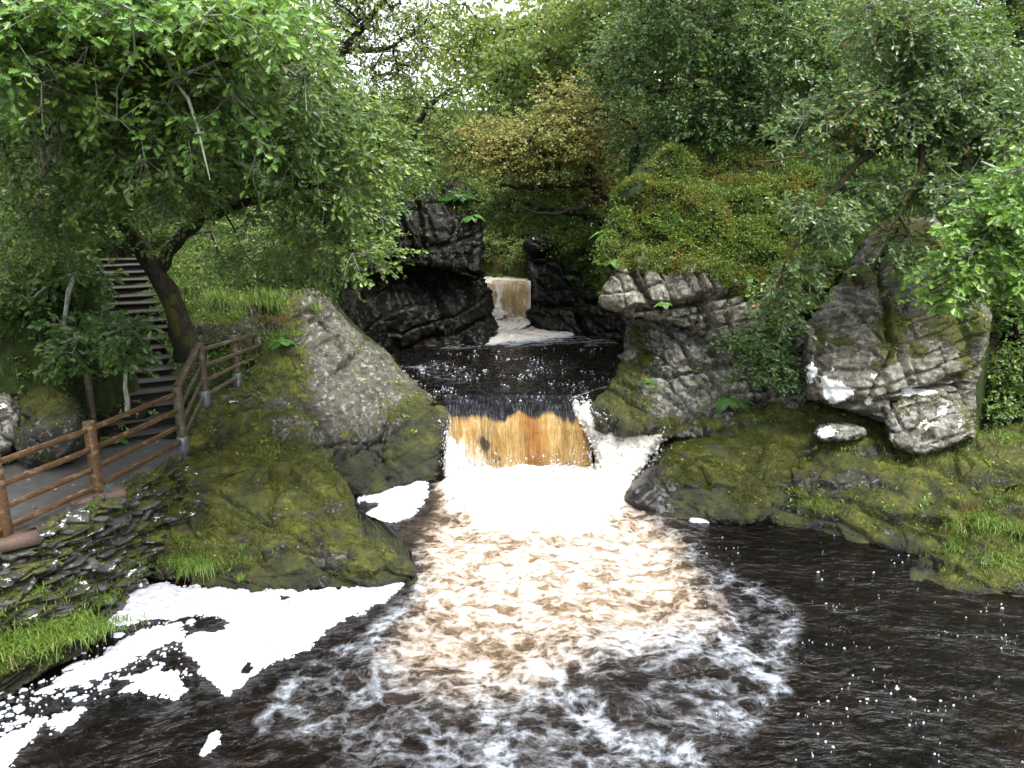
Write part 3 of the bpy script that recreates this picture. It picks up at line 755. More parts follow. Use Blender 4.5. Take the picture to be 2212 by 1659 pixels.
relief('cliff', [(1128, 560), (1136, 518), (1160, 498), (1200, 505), (1240, 520), (1310, 545), (1340, 610), (1350, 660), (1368, 700), (1372, 760), (1345, 745), (1240, 735), (1150, 722), (1138, 712), (1142, 620)],
       [(1140, 703, 28.8), (1250, 718, 27.3), (1345, 728, 26.0), (1160, 505, 30.5), (1300, 560, 28), (1372, 760, 25)],
       M['rock_dark'], 'dark craggy rock wall right of the small upper waterfall', 'cliff', edge=12, rnd=.3, smoothp=0, facet=((.55, .7, (1, 1, .7), .3), (.22, 2.0, (1, 1, 1), .6), (.08, 4, (1, 1, 1))), noise=((.15, .8), (.08, 3)), key='cliff_right',
       moss=-.25, mossb=((1240, 540, 60, 40, .6), (1290, 600, 40, 60, .4)), wet0=.35, wetb=((1250, 690, 120, 60, .7),), lichb=((1152, 516, 7, 6, .5), (1180, 560, 14, 14, .22)), seed=6)
relief('mossy_slope', [(1020, 455), (1060, 470), (1110, 490), (1150, 500), (1160, 625), (1100, 622), (1080, 606), (1020, 604)],
       [(1020, 460, 36), (1150, 500, 34), (1150, 615, 31.2), (1020, 602, 32.2), (1090, 550, 33)],
       M['rock_moss'], 'yellow-green mossy rock bank behind the small upper waterfall', 'rock', edge=15, rnd=.5, facet=((.4, .6, (1, 1, 1)),), key='slope_back', moss=.75, seed=7)
# right side
relief('rock_outcrop', [(1352, 690), (1380, 670), (1500, 660), (1600, 640), (1680, 640), (1745, 660), (1765, 760), (1750, 870), (1700, 910), (1560, 935), (1500, 945), (1420, 950), (1340, 940), (1290, 925), (1276, 880), (1308, 850), (1333, 810), (1346, 750), (1350, 710)],
       [(1352, 700, 17.9), (1350, 760, 17.7), (1310, 850, 16.4), (1280, 890, 15.6), (1295, 915, 15.1), (1400, 930, 14.8), (1560, 925, 15.1), (1700, 900, 15.3), (1745, 700, 16), (1600, 650, 17), (1450, 690, 17.2), (1450, 850, 15.7), (1600, 800, 15.9), (1440, 770, 16.4)],
       M['rock_white'], 'broken white-speckled rock face under the overhang, mossy toward the falls', 'rock', edge=16, rnd=.35, smoothp=0, facet=((.34, 1.1, (1, 1, 1.1), .4), (.20, 2.7, (1, 1, 1.4), .7), (.06, 7, (1, 1, 1.3), .2), (.05, 5, (1, 1, 1))), noise=((.10, 1), (.04, 5)),
       moss=-.10, mossb=((1340, 860, 75, 75, 1.0), (1370, 730, 30, 60, .75), (1480, 920, 160, 30, .7), (1640, 720, 50, 50, .3)), wetb=((1330, 930, 90, 25, .9), (1295, 890, 20, 40, .5)), seed=8, key='outcrop_low',
       lichb=((1430, 720, 30, 20, .25), (1450, 790, 40, 40, .2), (1415, 765, 10, 8, .4)))
relief('rock_outcrop', [(1300, 652), (1306, 625), (1335, 590), (1345, 555), (1385, 545), (1450, 560), (1540, 580), (1640, 625), (1665, 690), (1600, 745), (1520, 735), (1450, 700), (1400, 692), (1372, 692), (1330, 672)],
       [(1300, 652, 16.8), (1340, 560, 17.0), (1450, 565, 16.9), (1640, 630, 16.4), (1600, 735, 15.9), (1450, 700, 16.3), (1370, 690, 16.6), (1480, 640, 16.2)],
       M['rock_tan'], 'jutting grey overhang of cracked limestone above the white-speckled rock', 'rock', edge=16, rnd=.35, smoothp=0, facet=((.46, .85, (1, 1, 1.0), .5), (.20, 2.3, (1, 1, 1.2), .2), (.035, 7, (1, 1, 1))), noise=((.10, 1), (.03, 6)),
       cracks=(([(1385, 590), (1400, 640), (1440, 700)], 6, .25), ([(1500, 600), (1520, 660), (1500, 720)], 7, .25), ([(1580, 620), (1560, 680), (1590, 740)], 6, .2)),
       moss=-.12, mossb=((1450, 560, 120, 22, .5), (1345, 570, 25, 25, .5), (1570, 640, 30, 40, .3)), seed=9, key='outcrop_up', thick=1.8, lichb=((1470, 630, 20, 20, .15),))
relief('boulder', [(1740, 780), (1744, 700), (1775, 660), (1800, 625), (1850, 560), (1880, 495), (1950, 462), (2020, 468), (2080, 550), (2132, 600), (2128, 640), (2142, 700), (2128, 760), (2110, 830), (2114, 900), (2108, 950), (2000, 960), (1930, 930), (1870, 902), (1800, 880), (1745, 862)],
       [(1745, 860, 13.7), (1870, 900, 13.45), (2000, 950, 13.2), (2100, 940, 13.6), (2130, 700, 14.2), (1800, 640, 14.7), (1960, 470, 15.6), (1900, 700, 13.95), (2050, 650, 14.1), (1740, 760, 14.1), (1900, 600, 14.7), (1880, 850, 13.25), (2020, 560, 14.9)],
       M['rock_tan'], 'huge grey-brown boulder with white lichen plates and a fern, at the right', 'boulder', edge=16, rnd=.4, smoothp=0, facet=((.26, .75, (.8, 1, .9), .2), (.12, 2.0, (.7, 1, 1.6), .5), (.03, 5, (1, 1, 1.6))), noise=((.10, .9), (.03, 5), (.012, 16)),
       cracks=(([(1960, 470), (1900, 560), (1910, 620)], 9, .35), ([(1930, 680), (1920, 770), (1865, 880)], 5, .22), ([(1870, 866), (1960, 842), (2100, 830)], 6, .22), ([(1895, 610), (1925, 700), (1925, 720)], 9, .2), ([(2040, 830), (1990, 860), (1930, 880)], 5, .15)),
       moss=-.18, mossb=((1925, 700, 36, 70, 1.4), (2060, 705, 80, 45, 1.3), (1850, 600, 45, 20, 1.3), (1990, 540, 70, 60, .9), (1930, 480, 60, 60, 1.2), (1820, 740, 30, 14, 1.1), (1770, 740, 16, 60, .9), (2100, 780, 30, 60, .8), (1985, 760, 24, 20, .9), (1890, 790, 30, 10, .7), (2060, 600, 40, 50, .7)), seed=10, key='boulder_right',
       lichb=(([(1772, 815), (1838, 832), (1848, 848), (1800, 880), (1785, 872)], 14, 1), ([(1742, 790), (1756, 782), (1765, 800), (1750, 830), (1742, 825)], 9, 1), ([(1975, 832), (2030, 838), (2040, 850), (1970, 858)], 9, 1), ([(1872, 862), (1900, 866), (1885, 882), (1866, 878)], 9, 1), (1885, 812, 14, 10, .6), (1800, 800, 12, 10, .5), (2000, 915, 22, 16, .6), (2045, 885, 18, 18, .6), (1988, 480, 14, 10, .8), (1783, 745, 8, 12, .6)))
relief('mossy_boulder', [(1912, 905), (1925, 872), (1985, 850), (2060, 862), (2102, 890), (2108, 950), (2050, 968), (1990, 985), (1930, 965)],
       [(1915, 900, 13.05), (2000, 860, 13.2), (2100, 900, 13.3), (2000, 975, 12.75), (2100, 955, 13.0), (1930, 960, 12.8)],
       M['rock_white'], 'small mossy boulder with white lichen spots under the big right boulder', 'boulder', edge=14, rnd=.35, smoothp=0, facet=((.14, 2.2, (1, 1, 1.3), .3), (.05, 4, (1, 1, 1))), moss=.15, thick=.7, seed=11, key='b2',
       lichb=((2000, 915, 22, 14, .8), (2042, 885, 16, 16, .8), (1925, 945, 12, 12, .8), (1960, 890, 12, 12, .5), (2075, 915, 8, 20, .5)))
relief('stone', [(1755, 945), (1765, 925), (1800, 914), (1850, 912), (1872, 928), (1868, 948), (1790, 956)],
       [(1760, 940, 13.2), (1850, 915, 13.4), (1860, 948, 13.1), (1790, 956, 13.0)], M['rock_white'], 'low pale stone lying on the mossy ledge left of the white-spotted boulder', 'stone', edge=14, rnd=.3, facet=((.06, 3, (1, 1, 1)),), thick=.5, moss=-.4, seed=12, key='st1', step=2.5,
       lichb=((1785, 935, 26, 14, .9), (1850, 945, 12, 6, .5)))
relief('rock_ledge', [(1400, 1000), (1440, 955), (1510, 925), (1560, 900), (1700, 870), (1770, 870), (1830, 890), (1900, 915), (2000, 965), (2110, 940), (2230, 925), (2330, 915), (2330, 1300), (2212, 1290), (2060, 1240), (1985, 1205), (1900, 1190), (1800, 1180), (1650, 1150), (1500, 1140)],
       [(1440, 1000, 14.6), (1500, 1140, 12.6), (1630, 1122, 12.8), (1800, 1152, 12.1), (1980, 1192, 11.35), (2212, 1275, 10.2), (2300, 1000, 12.2), (2212, 930, 14), (2000, 985, 13.2), (1800, 930, 14.1), (1700, 880, 15.4), (1560, 915, 15.3), (1800, 1030, 12.95), (1600, 1050, 13.6), (2100, 1080, 11.8), (1950, 1080, 12.1)],
       M['rock_moss'], 'long stepped mossy rock ledge along the right bank', 'rock', edge=14, rnd=.15, en=5, strata=(.16, 3.2, (.08, -.12, 1.0)), facet=((.10, 1.4, (.6, .6, 2)),), noise=((.12, 1), (.04, 5)), moss=.52,
       mossb=((1950, 1100, 250, 60, .15), (1600, 1110, 60, 15, -.3), (1700, 900, 80, 30, .2), (1830, 1050, 60, 20, -.5), (1900, 980, 100, 12, -.4)), lichb=((1530, 905, 8, 8, .5), (1590, 905, 8, 8, .4)), wet_shade_z=(.0, .22), seed=13, key='ledge', thick=1.2)
relief('mossy_rock', [(1332, 1084), (1370, 1040), (1425, 990), (1470, 958), (1560, 945), (1650, 942), (1720, 960), (1762, 1000), (1800, 1060), (1790, 1120), (1700, 1134), (1600, 1140), (1490, 1150), (1400, 1142), (1345, 1112)],
       [(1340, 1085, 13.5), (1490, 1118, 12.8), (1700, 1120, 12.65), (1560, 950, 14.2), (1430, 985, 14.4), (1600, 1040, 13.0), (1780, 1050, 13.2), (1720, 965, 14), (1400, 1060, 13.4), (1500, 1000, 13.5)],
       M['rock_moss'], 'smooth humped mossy rock at the right foot of the amber waterfall', 'rock', edge=30, rnd=.45, facet=((.16, .9, (.7, .7, 2)), (.035, 3, (.7, .7, 2))), strata=(.07, 2.6, (.25, -.2, 1.0)), noise=((.12, .8), (.03, 4), (.01, 14)), moss=.58,
       mossb=((1400, 1040, 50, 60, -.7), (1380, 1090, 60, 20, -.4), (1600, 1000, 120, 30, .25)), wet_shade_z=(.12, .60), wetb=((1405, 1020, 40, 70, .85), (1370, 1080, 50, 30, .9)), seed=14, key='hump', lichb=((1570, 950, 10, 5, .6), (1640, 948, 10, 5, .6), (1545, 945, 9, 4, .6)))
relief('grassy_bank', [(1952, 1268), (1956, 1240), (1985, 1205), (2060, 1190), (2100, 1150), (2130, 1100), (2180, 1068), (2330, 1030), (2330, 1330), (2212, 1310), (2060, 1290)],
       [(1960, 1245, 10.4), (2212, 1278, 9.9), (2212, 1070, 10.9), (2100, 1160, 10.9), (2330, 1040, 10.9), (2000, 1210, 10.9), (2330, 1310, 9.6), (2060, 1270, 10.05)],
       M['rock_moss'], 'mossy grass-topped rock at the right edge of the pool', 'rock', edge=25, rnd=.35, facet=((.12, 1.4, (.7, .7, 2)),), strata=(.10, 3.5, (.1, -.2, 1.0)), moss=.45, wet_shade_z=(.0, .25), seed=15, key='bank_right', thick=1.0)
relief('rock_recess', [(2090, 560), (2160, 520), (2330, 500), (2330, 960), (2200, 975), (2095, 960)],
       [(2100, 580, 17), (2330, 500, 16), (2330, 950, 14.0), (2100, 950, 14.6), (2200, 750, 17.2)],
       M['rock_dark'], 'shadowed mossy rock recess at the far right edge', 'rock', edge=20, rnd=.3, facet=((.4, 1.0, (1, 1, 1), .4), (.15, 3, (1, 1, 1))), moss=.25, seed=16, key='recess', thick=1.2)
relief('hillside', [(1308, 600), (1312, 520), (1328, 450), (1350, 385), (1410, 335), (1500, 305), (1620, 290), (1750, 270), (2000, 200), (2330, 110), (2330, 560), (2150, 560), (2020, 520), (1930, 540), (1860, 620), (1800, 680), (1740, 705), (1650, 690), (1560, 635), (1500, 600), (1440, 598), (1400, 572), (1350, 588)],
       [(1312, 580, 17.0), (1322, 470, 17.6), (1355, 385, 18.6), (1500, 310, 20.6), (1750, 280, 22), (2330, 120, 23), (2330, 540, 16.2), (2020, 510, 16.2), (1800, 670, 15.8), (1640, 650, 16.2), (1450, 580, 16.7), (1600, 450, 17.9), (2000, 350, 19), (1400, 480, 17.8)],
       M['ground'], None, edge=30, rnd=.8, facet=((.35, .9, (1, 1, 1)),), noise=((.55, .7), (.28, 2)), seed=17, key='hill', thick=2.0, moss=.4, kind='structure')
relief('mossy_boulder', [(30, 930), (38, 880), (62, 848), (110, 832), (150, 855), (176, 900), (182, 960), (150, 1010), (60, 1020), (35, 980)],
       [(40, 900, 11.0), (110, 840, 11.4), (175, 920, 11.1), (100, 1010, 10.9), (100, 920, 10.8)], M['rock_moss'], 'rounded green mossy boulder behind the brown fence rails', 'boulder', edge=30, rnd=.6, facet=((.10, 1.5, (1, 1, 1)),), moss=.25, mossb=((100, 860, 70, 40, .55), (120, 970, 80, 30, -.4)), seed=18, key='b3', thick=.9)
relief('boulder', [(-60, 860), (-20, 845), (30, 850), (48, 885), (44, 950), (20, 985), (-60, 1000)],
       [(-40, 860, 11.3), (40, 860, 11.4), (0, 960, 11.1)], M['rock_white'], 'white-lichened rock at the far left edge behind the fence', 'boulder', edge=16, rnd=.4, facet=((.12, 1.5, (1, 1, 1)),), moss=-.3, lichb=((0, 880, 30, 16, .5),), seed=19, key='b4', thick=.9)
relief('rock_bank', [(140, 830), (200, 850), (260, 850), (300, 870), (330, 900), (300, 960), (230, 985), (150, 1000), (-60, 1040), (-60, 830), (60, 820)],
       [(-60, 830, 12.3), (60, 820, 12.6), (250, 850, 13.4), (320, 900, 13.1), (300, 950, 12.7), (230, 980, 12.3), (100, 1010, 11.6), (-60, 1035, 11.0), (190, 880, 13.6)],
       M['rock_dark'], 'dark hollow rock bank between the mossy boulder and the steps', 'rock', edge=14, rnd=.3, facet=((.25, 1.6, (1, 1, 1.3)),), moss=.1, seed=20, key='lbank', thick=.8)
relief('rock_knoll', [(400, 720), (420, 690), (455, 655), (520, 645), (590, 640), (650, 625), (640, 680), (600, 720), (565, 760), (555, 800), (500, 740), (440, 760), (410, 750)],
       [(410, 740, 14.6), (455, 660, 15.5), (590, 645, 16.2), (650, 630, 16.8), (560, 790, 15.0), (500, 720, 15.0)],
       M['rock_moss'], 'dark mossy knoll behind the weathered fence, grass tufts on top', 'rock', edge=14, rnd=.3, facet=((.2, 1.2, (1, 1, 1)),), moss=.3, seed=21, key='knoll', thick=1.2)
xs = np.unique(np.concatenate([np.linspace(-60, -14, 60), np.linspace(-14, 15, 230), np.linspace(15, 60, 60)]))
ys = np.unique(np.concatenate([np.linspace(-6, 5, 20), np.linspace(5, 36, 250), np.linspace(36, 95, 70)]))
GX, GY = np.meshgrid(xs, ys)
gz = ground_z(np.stack([GX.ravel(), GY.ravel()], 1))
# keep the soil behind the rock faces
DM = np.full((900, 1250), 1e9)
for key, (P, nr, px, py, *_r) in SURF.items():
    ix = np.clip(((px + 100) / 2).astype(int), 0, 1249); iy = np.clip((py / 2).astype(int), 0, 899)
    for dx in (-4, -2, 0, 2, 4):
        for dy in (-3, -1, 1):
            np.minimum.at(DM, (np.clip(iy + dy, 0, 899), np.clip(ix + dx, 0, 1249)), P[:, 1])
V = np.stack([GX.ravel(), GY.ravel(), gz], 1)
for _ in range(22):
    qx, qy = proj(V)
    inb = (qx > -98) & (qx < 2396) & (qy > 0) & (qy < 1790) & (V[:, 1] > 5)
    dm = np.full(len(V), 1e9); dm[inb] = DM[(qy[inb] / 2).astype(int), ((qx[inb] + 100) / 2).astype(int)]
    bad = (dm < 1e8) & (V[:, 1] < dm + .55) & (V[:, 2] > -1)
    if not bad.any(): break
    V[bad, 2] -= .22
nx, ny = len(xs), len(ys)
ii = (np.arange(ny - 1)[:, None] * nx + np.arange(nx - 1)[None]).ravel()
tag(mesh_obj("ground", V, np.stack([ii, ii + 1, ii + nx + 1, ii + nx], 1), 4, M['ground']), kind='structure')


ZG = V[:, 2].reshape(ny, nx)


def ground_z2(XY):
    i = np.clip(np.searchsorted(xs_g, XY[:, 0]) - 1, 0, nx - 2); j = np.clip(np.searchsorted(ys_g, XY[:, 1]) - 1, 0, ny - 2)
    a = (XY[:, 0] - xs_g[i]) / (xs_g[i + 1] - xs_g[i]); b = (XY[:, 1] - ys_g[j]) / (ys_g[j + 1] - ys_g[j])
    return ZG[j, i] * (1 - a) * (1 - b) + ZG[j, i + 1] * a * (1 - b) + ZG[j + 1, i] * (1 - a) * b + ZG[j + 1, i + 1] * a * b
xs_g, ys_g = xs, ys
print('rocks', round(time.time() - T0, 1))

# ------------------------------------------------------------------ loose slates bedded in the left bank
def slabs(name, key, n, box, mat, parent, smin=.08, smax=.26, seed=3, up=(0.05, -.25, 1)):
    r = np.random.default_rng(seed)
    P, nr, px, py, ms, t, we = SURF[key]
    m = np.where((px > box[0]) & (px < box[2]) & (py > box[1]) & (py < box[3]))[0]
    VV = []; FF = []; k = 0; mo = []; li = []
    for i in r.choice(m, n):
        a = r.uniform(smin, smax); b = a * r.uniform(.4, .7); c = r.uniform(.008, .028)
        nn = 7; an = np.sort(r.uniform(0, 2 * np.pi, nn)); rad = r.uniform(.75, 1.1, nn)
        ring = np.stack([np.cos(an) * rad * a, np.sin(an) * rad * b], 1)
        T = np.array([1, .45, .05]) + r.normal(0, .18, 3); T /= np.linalg.norm(T); U = np.array(up) + r.normal(0, .16, 3); U -= T * (U @ T); U /= np.linalg.norm(U); W = np.cross(U, T)
        c0 = P[i] + nr[i] * r.uniform(-.02, .05)
        for zz, s_ in ((-c, .93), (-c * .3, 1), (c * .6, .98), (c, .9)):
            VV.append(c0 + (ring[:, :1] * T + ring[:, 1:] * W) * s_ + U * zz + r.normal(0, .004, (nn, 3)))
        for q in range(3):
            for j in range(nn): FF.append((k + q * nn + j, k + q * nn + (j + 1) % nn, k + (q + 1) * nn + (j + 1) % nn, k + (q + 1) * nn + j))
        FF.append(tuple(k + 3 * nn + j for j in range(nn))); k += 4 * nn
        mo += [r.choice([-.6, .1, .5])] * (4 * nn); li += [r.choice([0, 0, 0, .4])] * (4 * nn)
    o = mesh_obj(name, np.concatenate(VV), np.array([i for f in FF for i in f]), np.array([len(f) for f in FF]), mat, None, {"moss": np.array(mo), "lich": np.array(li), "wet": np.zeros(k)}, False)
    parent_keep(o, parent); o['kind'] = 'stuff'
wall_o = bpy.data.objects['stone_wall']
slabs('slate_slabs', 'stone_wall', 300, (-20, 1050, 420, 1330), M['slate'], wall_o)
slabs('slate_slabs', 'rock_promontory', 40, (330, 1010, 470, 1130), M['slate'], bpy.data.objects['rock_promontory'], .06, .16, 5)
slabs('slate_slabs', 'boulder', 22, (430, 830, 560, 880), M['slate'], [o for o in bpy.data.objects if o.name.startswith('boulder')][0], .06, .2, 6)

# ------------------------------------------------------------------ water
def stroke(px, py, line, wd):
    dd = np.full(len(px), 1e9)
    for (ax, ay), (bx, by) in zip(line[:-1], line[1:]):
        ex, ey = bx - ax, by - ay
        tt = np.clip(((px - ax) * ex + (py - ay) * ey) / (ex * ex + ey * ey), 0, 1)
        dd = np.minimum(dd, np.hypot(px - ax - tt * ex, py - ay - tt * ey))
    return np.exp(-(dd / wd) ** 2)


def sp(px, py, poly, soft):
    return ss(-soft, soft, sdf(smooth_poly(poly), px, py))


def water(name, x0, x1, y0, y1, cell, z, fn):
    xs = np.arange(x0, x1, cell); ys = np.arange(y0, y1, cell)
    X, Y = np.meshgrid(xs, ys); P = np.stack([X.ravel(), Y.ravel(), np.full(X.size, z)], 1)
    px, py = proj(P)
    F, A, D, dz = fn(px, py, P)
    P[:, 2] += dz
    nx = len(xs); ii = (np.arange(len(ys) - 1)[:, None] * nx + np.arange(nx - 1)[None]).ravel()
    o = mesh_obj(name, P, np.stack([ii, ii + 1, ii + nx + 1, ii + nx], 1), 4, M['water'], None, {"foam": F, "aer": A, "dots": D})
    return tag(o, kind='structure')


def f_low(px, py, P):
    P2 = P * np.array([1, 1, 0])
    wx = px + 26 * vnoise(P2 * 1.3, 5) + 12 * vnoise(P2 * 4, 6); wy = py + 14 * vnoise(P2 * 1.3, 7) + 7 * vnoise(P2 * 4, 8)
    core = sp(wx, wy, [(950, 1020), (1100, 1020), (1430, 1010), (1430, 1040), (1350, 1085), (1350, 1110), (1260, 1150), (1150, 1140), (1060, 1145), (1010, 1120), (960, 1075)], 22)
    body = sp(wx, wy, [(960, 1040), (985, 1110), (930, 1190), (885, 1290), (850, 1340), (845, 1430), (900, 1470), (1080, 1500), (1180, 1450), (1300, 1390), (1450, 1370), (1560, 1340), (1530, 1290), (1470, 1230), (1480, 1180), (1420, 1130), (1350, 1080)], 95)
    upper = sp(wx, wy, [(960, 1040), (990, 1110), (930, 1200), (1000, 1330), (1250, 1330), (1450, 1290), (1460, 1200), (1400, 1120), (1350, 1080)], 90)
    outer = sp(wx, wy, [(765, 1130), (850, 1200), (905, 1260), (850, 1330), (700, 1430), (600, 1520), (560, 1600), (700, 1640), (900, 1700), (1300, 1760), (1600, 1640), (1700, 1500), (1730, 1380), (1640, 1300), (1540, 1180), (1400, 1120), (960, 1050), (900, 1120)], 80)
    lines = .42 * stroke(wx, wy, [(775, 1145), (850, 1195), (905, 1255), (950, 1320)], 13) + .28 * stroke(wx, wy, [(1250, 1425), (1400, 1378), (1540, 1385), (1640, 1440), (1705, 1395), (1712, 1340), (1650, 1285), (1590, 1255)], 20) \
        + .34 * stroke(wx, wy, [(880, 1320), (720, 1420), (620, 1500), (560, 1560)], 20) + .42 * stroke(wx, wy, [(1030, 1460), (1060, 1540), (1085, 1680)], 30) + .42 * stroke(wx, wy, [(1150, 1420), (1230, 1520), (1330, 1600), (1500, 1640)], 26) + .3 * stroke(wx, wy, [(1500, 1350), (1600, 1400), (1690, 1480), (1600, 1560)], 20)
    F = 1.0 * core + .12 * upper + .13 * body + .21 * outer + lines * .5
    calm = sp(wx, wy, [(760, 1140), (930, 1040), (975, 1090), (930, 1170), (860, 1190)], 20)
    F = F * (1 - .45 * calm * (1 - core))
    A = 1.0 * core + .50 * body + .30 * outer + .2 * calm + .40 * upper
    D = .22 + .25 * ss(1400, 1800, px) * ss(1180, 1260, py) - .3 * ss(600, 300, px)
    D = D + .4 * sp(px, py, [(1480, 1130), (1700, 1170), (1750, 1300), (1850, 1500), (1750, 1560), (1600, 1400)], 60)
    T = np.clip(core * 1.2 + body * .8 + outer * .35 + upper * .4, 0, 1.6)
    dz = T * (.085 * fbm(P2 * 1.7, 4, 21) + .035 * fbm(P2 * 6, 3, 22)) + .020 * fbm(P2 * np.array([2.0, 4, 1]), 5, 23) + core * .12 + .12 * (1 - ss(15.2, 14.2, P[:, 1]))*core
    return F, A, np.clip(D, 0, 1.2), dz


water('river', -11, 11, 2.5, 15.5, .035, 0.0, f_low)


def f_up(px, py, P):
    P2 = P * np.array([1, 1, 0])
    wx = px + 10 * vnoise(P2 * 1.3, 5); wy = py + 4 * vnoise(P2 * 1.3, 7)
    fall = sp(wx, wy, [(1040, 690), (1150, 690), (1160, 708), (1240, 718), (1230, 730), (1120, 738), (1060, 745), (1020, 735)], 8)
    F = .62 * fall + .22 * sp(wx, wy, [(1000, 730), (1200, 715), (1345, 735), (1340, 748), (1180, 748), (1000, 755), (920, 758)], 8) + .14 * sp(wx, wy, [(880, 780), (1000, 770), (1040, 830), (940, 840)], 20) + .12 * sp(wx, wy, [(1080, 780), (1260, 770), (1260, 810), (1090, 815)], 20)
    F = F + .4 * stroke(wx, wy, [(1215, 880), (1230, 862), (1290, 838), (1310, 834)], 2) + .25 * stroke(wx, wy, [(860, 790), (910, 797)], 4)
    A = fall * .75
    D = 1.9 * ss(735, 760, py) * ss(905, 850, py) + .2
    lip = ss(17.6, 16.3, P[:, 1])
    dz = .028 * fbm(P2 * np.array([1.8, 3.2, 1]), 5, 33) + fall * .06 * fbm(P2 * 4, 3, 31) - .02 * lip
    return F, A, D * (1 - lip * .7), dz


water('river', -7, 6.5, 16.35, 30.2, .05, 1.35, f_up)
def f_top(px, py, P):
    return np.full(len(px), .55), np.full(len(px), .8), np.zeros(len(px)), .07 * fbm(P * np.array([3, 3, 0]), 3, 35)
water('river', -2.1, .84, 30.0, 40, .07, 3.1, f_top)


def lumpy(P, nrm, amps, seed):
    d = 0
    for a, f in amps: d = d + a * fbm(P * f, 3, seed + int(f))
    return P + nrm * d[:, None]


# the amber fall: the sheet of water, the white cascade at its right and the broken water at its foot
wf = empty('waterfall', (0, 15.3, 0), 'amber peat-stained waterfall in the middle, spilling into the lower pool', 'waterfall')


def curtain(name, xl, xr, prof, nu, nv, parent, fn, seed=0, scale=1.0):
    prof = np.array(prof, float)
    L = np.concatenate([[0], np.cumsum(np.hypot(*np.diff(prof, axis=0).T))]); tt = np.linspace(0, L[-1], nv)
    # smooth the profile
    py_ = np.interp(tt, L, prof[:, 0]); pz_ = np.interp(tt, L, prof[:, 1])
    for _ in range(6):
        py_[1:-1] = (py_[:-2] + 2 * py_[1:-1] + py_[2:]) / 4; pz_[1:-1] = (pz_[:-2] + 2 * pz_[1:-1] + pz_[2:]) / 4
    u = np.linspace(0, 1, nu); U, Vv = np.meshgrid(u, tt / L[-1])
    xx = xl(Vv) + (xr(Vv) - xl(Vv)) * U
    yy = np.repeat(py_[:, None], nu, 1); zz = np.repeat(pz_[:, None], nu, 1)
    bow = .12 * np.sin(U * 9 + 1) + .10 * np.sin(U * 23 + 2); yy = yy + bow * ss(.1, .4, Vv) + .18 * (2 * U - 1) ** 2 * ss(.2, .5, Vv)
    P = np.stack([xx, yy, zz], -1).reshape(-1, 3)
    st = np.stack([xx.ravel() * scale, Vv.ravel() * L[-1] * .8 * scale, np.full(P.shape[0], seed)], 1)
    amp = ss(.18, .5, Vv).ravel()
    q = st * np.array([14, 1.5, 1]); d = .045 * fbm(q, 4, seed) + .018 * fbm(st * np.array([40, 5, 1]), 3, seed + 3)
    P[:, 1] -= d * amp + .16 * vnoise(np.c_[xx.ravel() * 1.6, Vv.ravel() * 3, np.full(P.shape[0], seed)], 6) * amp; P[:, 2] += .02 * fbm(st * np.array([5, 2.5, 1]), 3, seed + 5) * (1 - amp)
    at_ = fn(U.ravel(), Vv.ravel(), st); at_['st'] = st
    ii = (np.arange(nv - 1)[:, None] * nu + np.arange(nu - 1)[None]).ravel()
    o = mesh_obj(name, P, np.stack([ii, ii + nu, ii + nu + 1, ii + 1], 1), 4, M['fall'], None, at_)
    parent_keep(o, parent)
    return o


def fn1(u, v, st):
    n1 = vnoise(st * np.array([3, 1.2, 1]), 4); n2 = vnoise(st * np.array([9, .8, 1]), 14)
    edge = .505 + .018 * np.sin(u * 7 + 1) + .045 * n1 + .04 * n2
    glide = ss(edge + .045, edge - .02, v)
    white = .20 + .50 * ss(.10, .0, u) + .50 * ss(.35, .10, u) * ss(.62, .78, v) + ss(.84, 1.03, v + .08 * n1 + .05 * n2) * .8 + .45 * ss(.50, .25, u) * ss(.66, .88, v) - .12 + .2 * ss(.95, 1, u)
    dark = -.12 + 1.1 * np.exp(-((u - .27) / .06) ** 2 - ((v - .74) / .08) ** 2) + .8 * np.exp(-((u - .36) / .05) ** 2 - ((v - .84) / .07) ** 2) + .5 * np.exp(-((u - .83) / .03) ** 2 - ((v - .60) / .1) ** 2)
    amb = .75 * np.exp(-((u - .62) / .10) ** 2) + .5 * np.exp(-((u - .95) / .05) ** 2) + .15
    return {'white': white * (1 - glide), 'dark': dark * (1 - glide), 'glide': glide, 'amb': amb}


curtain('water_sheet', lambda v: -1.62 + .12 * v, lambda v: 1.42 + .42 * ss(.2, .9, v), [(17.2, 1.354), (16.5, 1.35), (16.1, 1.33), (15.85, 1.26), (15.68, 1.12), (15.55, .90), (15.44, .6), (15.34, .3), (15.25, -.12)], 520, 330, wf, fn1, 3)


def spray(name, poly, ctrl, parent, rnd=.3, edge=30, noise=((.12, 2.0), (.06, 7), (.025, 20)), en=14, seed=30, thick=.5, step=2.5, mat='spray'):
    o = relief(name, poly, ctrl, M[mat], edge=edge, rnd=rnd, noise=noise, en=en, seed=seed, thick=thick, step=step, key='spray%d' % seed, parent=parent)
    return o
spray('cascade', [(1232, 880), (1240, 862), (1252, 878), (1262, 868), (1278, 880), (1288, 905), (1330, 912), (1400, 922), (1445, 935), (1425, 965), (1395, 1005), (1370, 1050), (1330, 1085), (1262, 1085), (1285, 1010), (1280, 960), (1262, 925), (1240, 905)],
      [(1240, 868, 15.95), (1278, 885, 15.7), (1290, 912, 15.35), (1400, 922, 14.9), (1440, 937, 14.8), (1395, 1005, 14.6), (1350, 1075, 14.0), (1270, 1060, 14.6), (1290, 980, 15.0)], wf, seed=30)
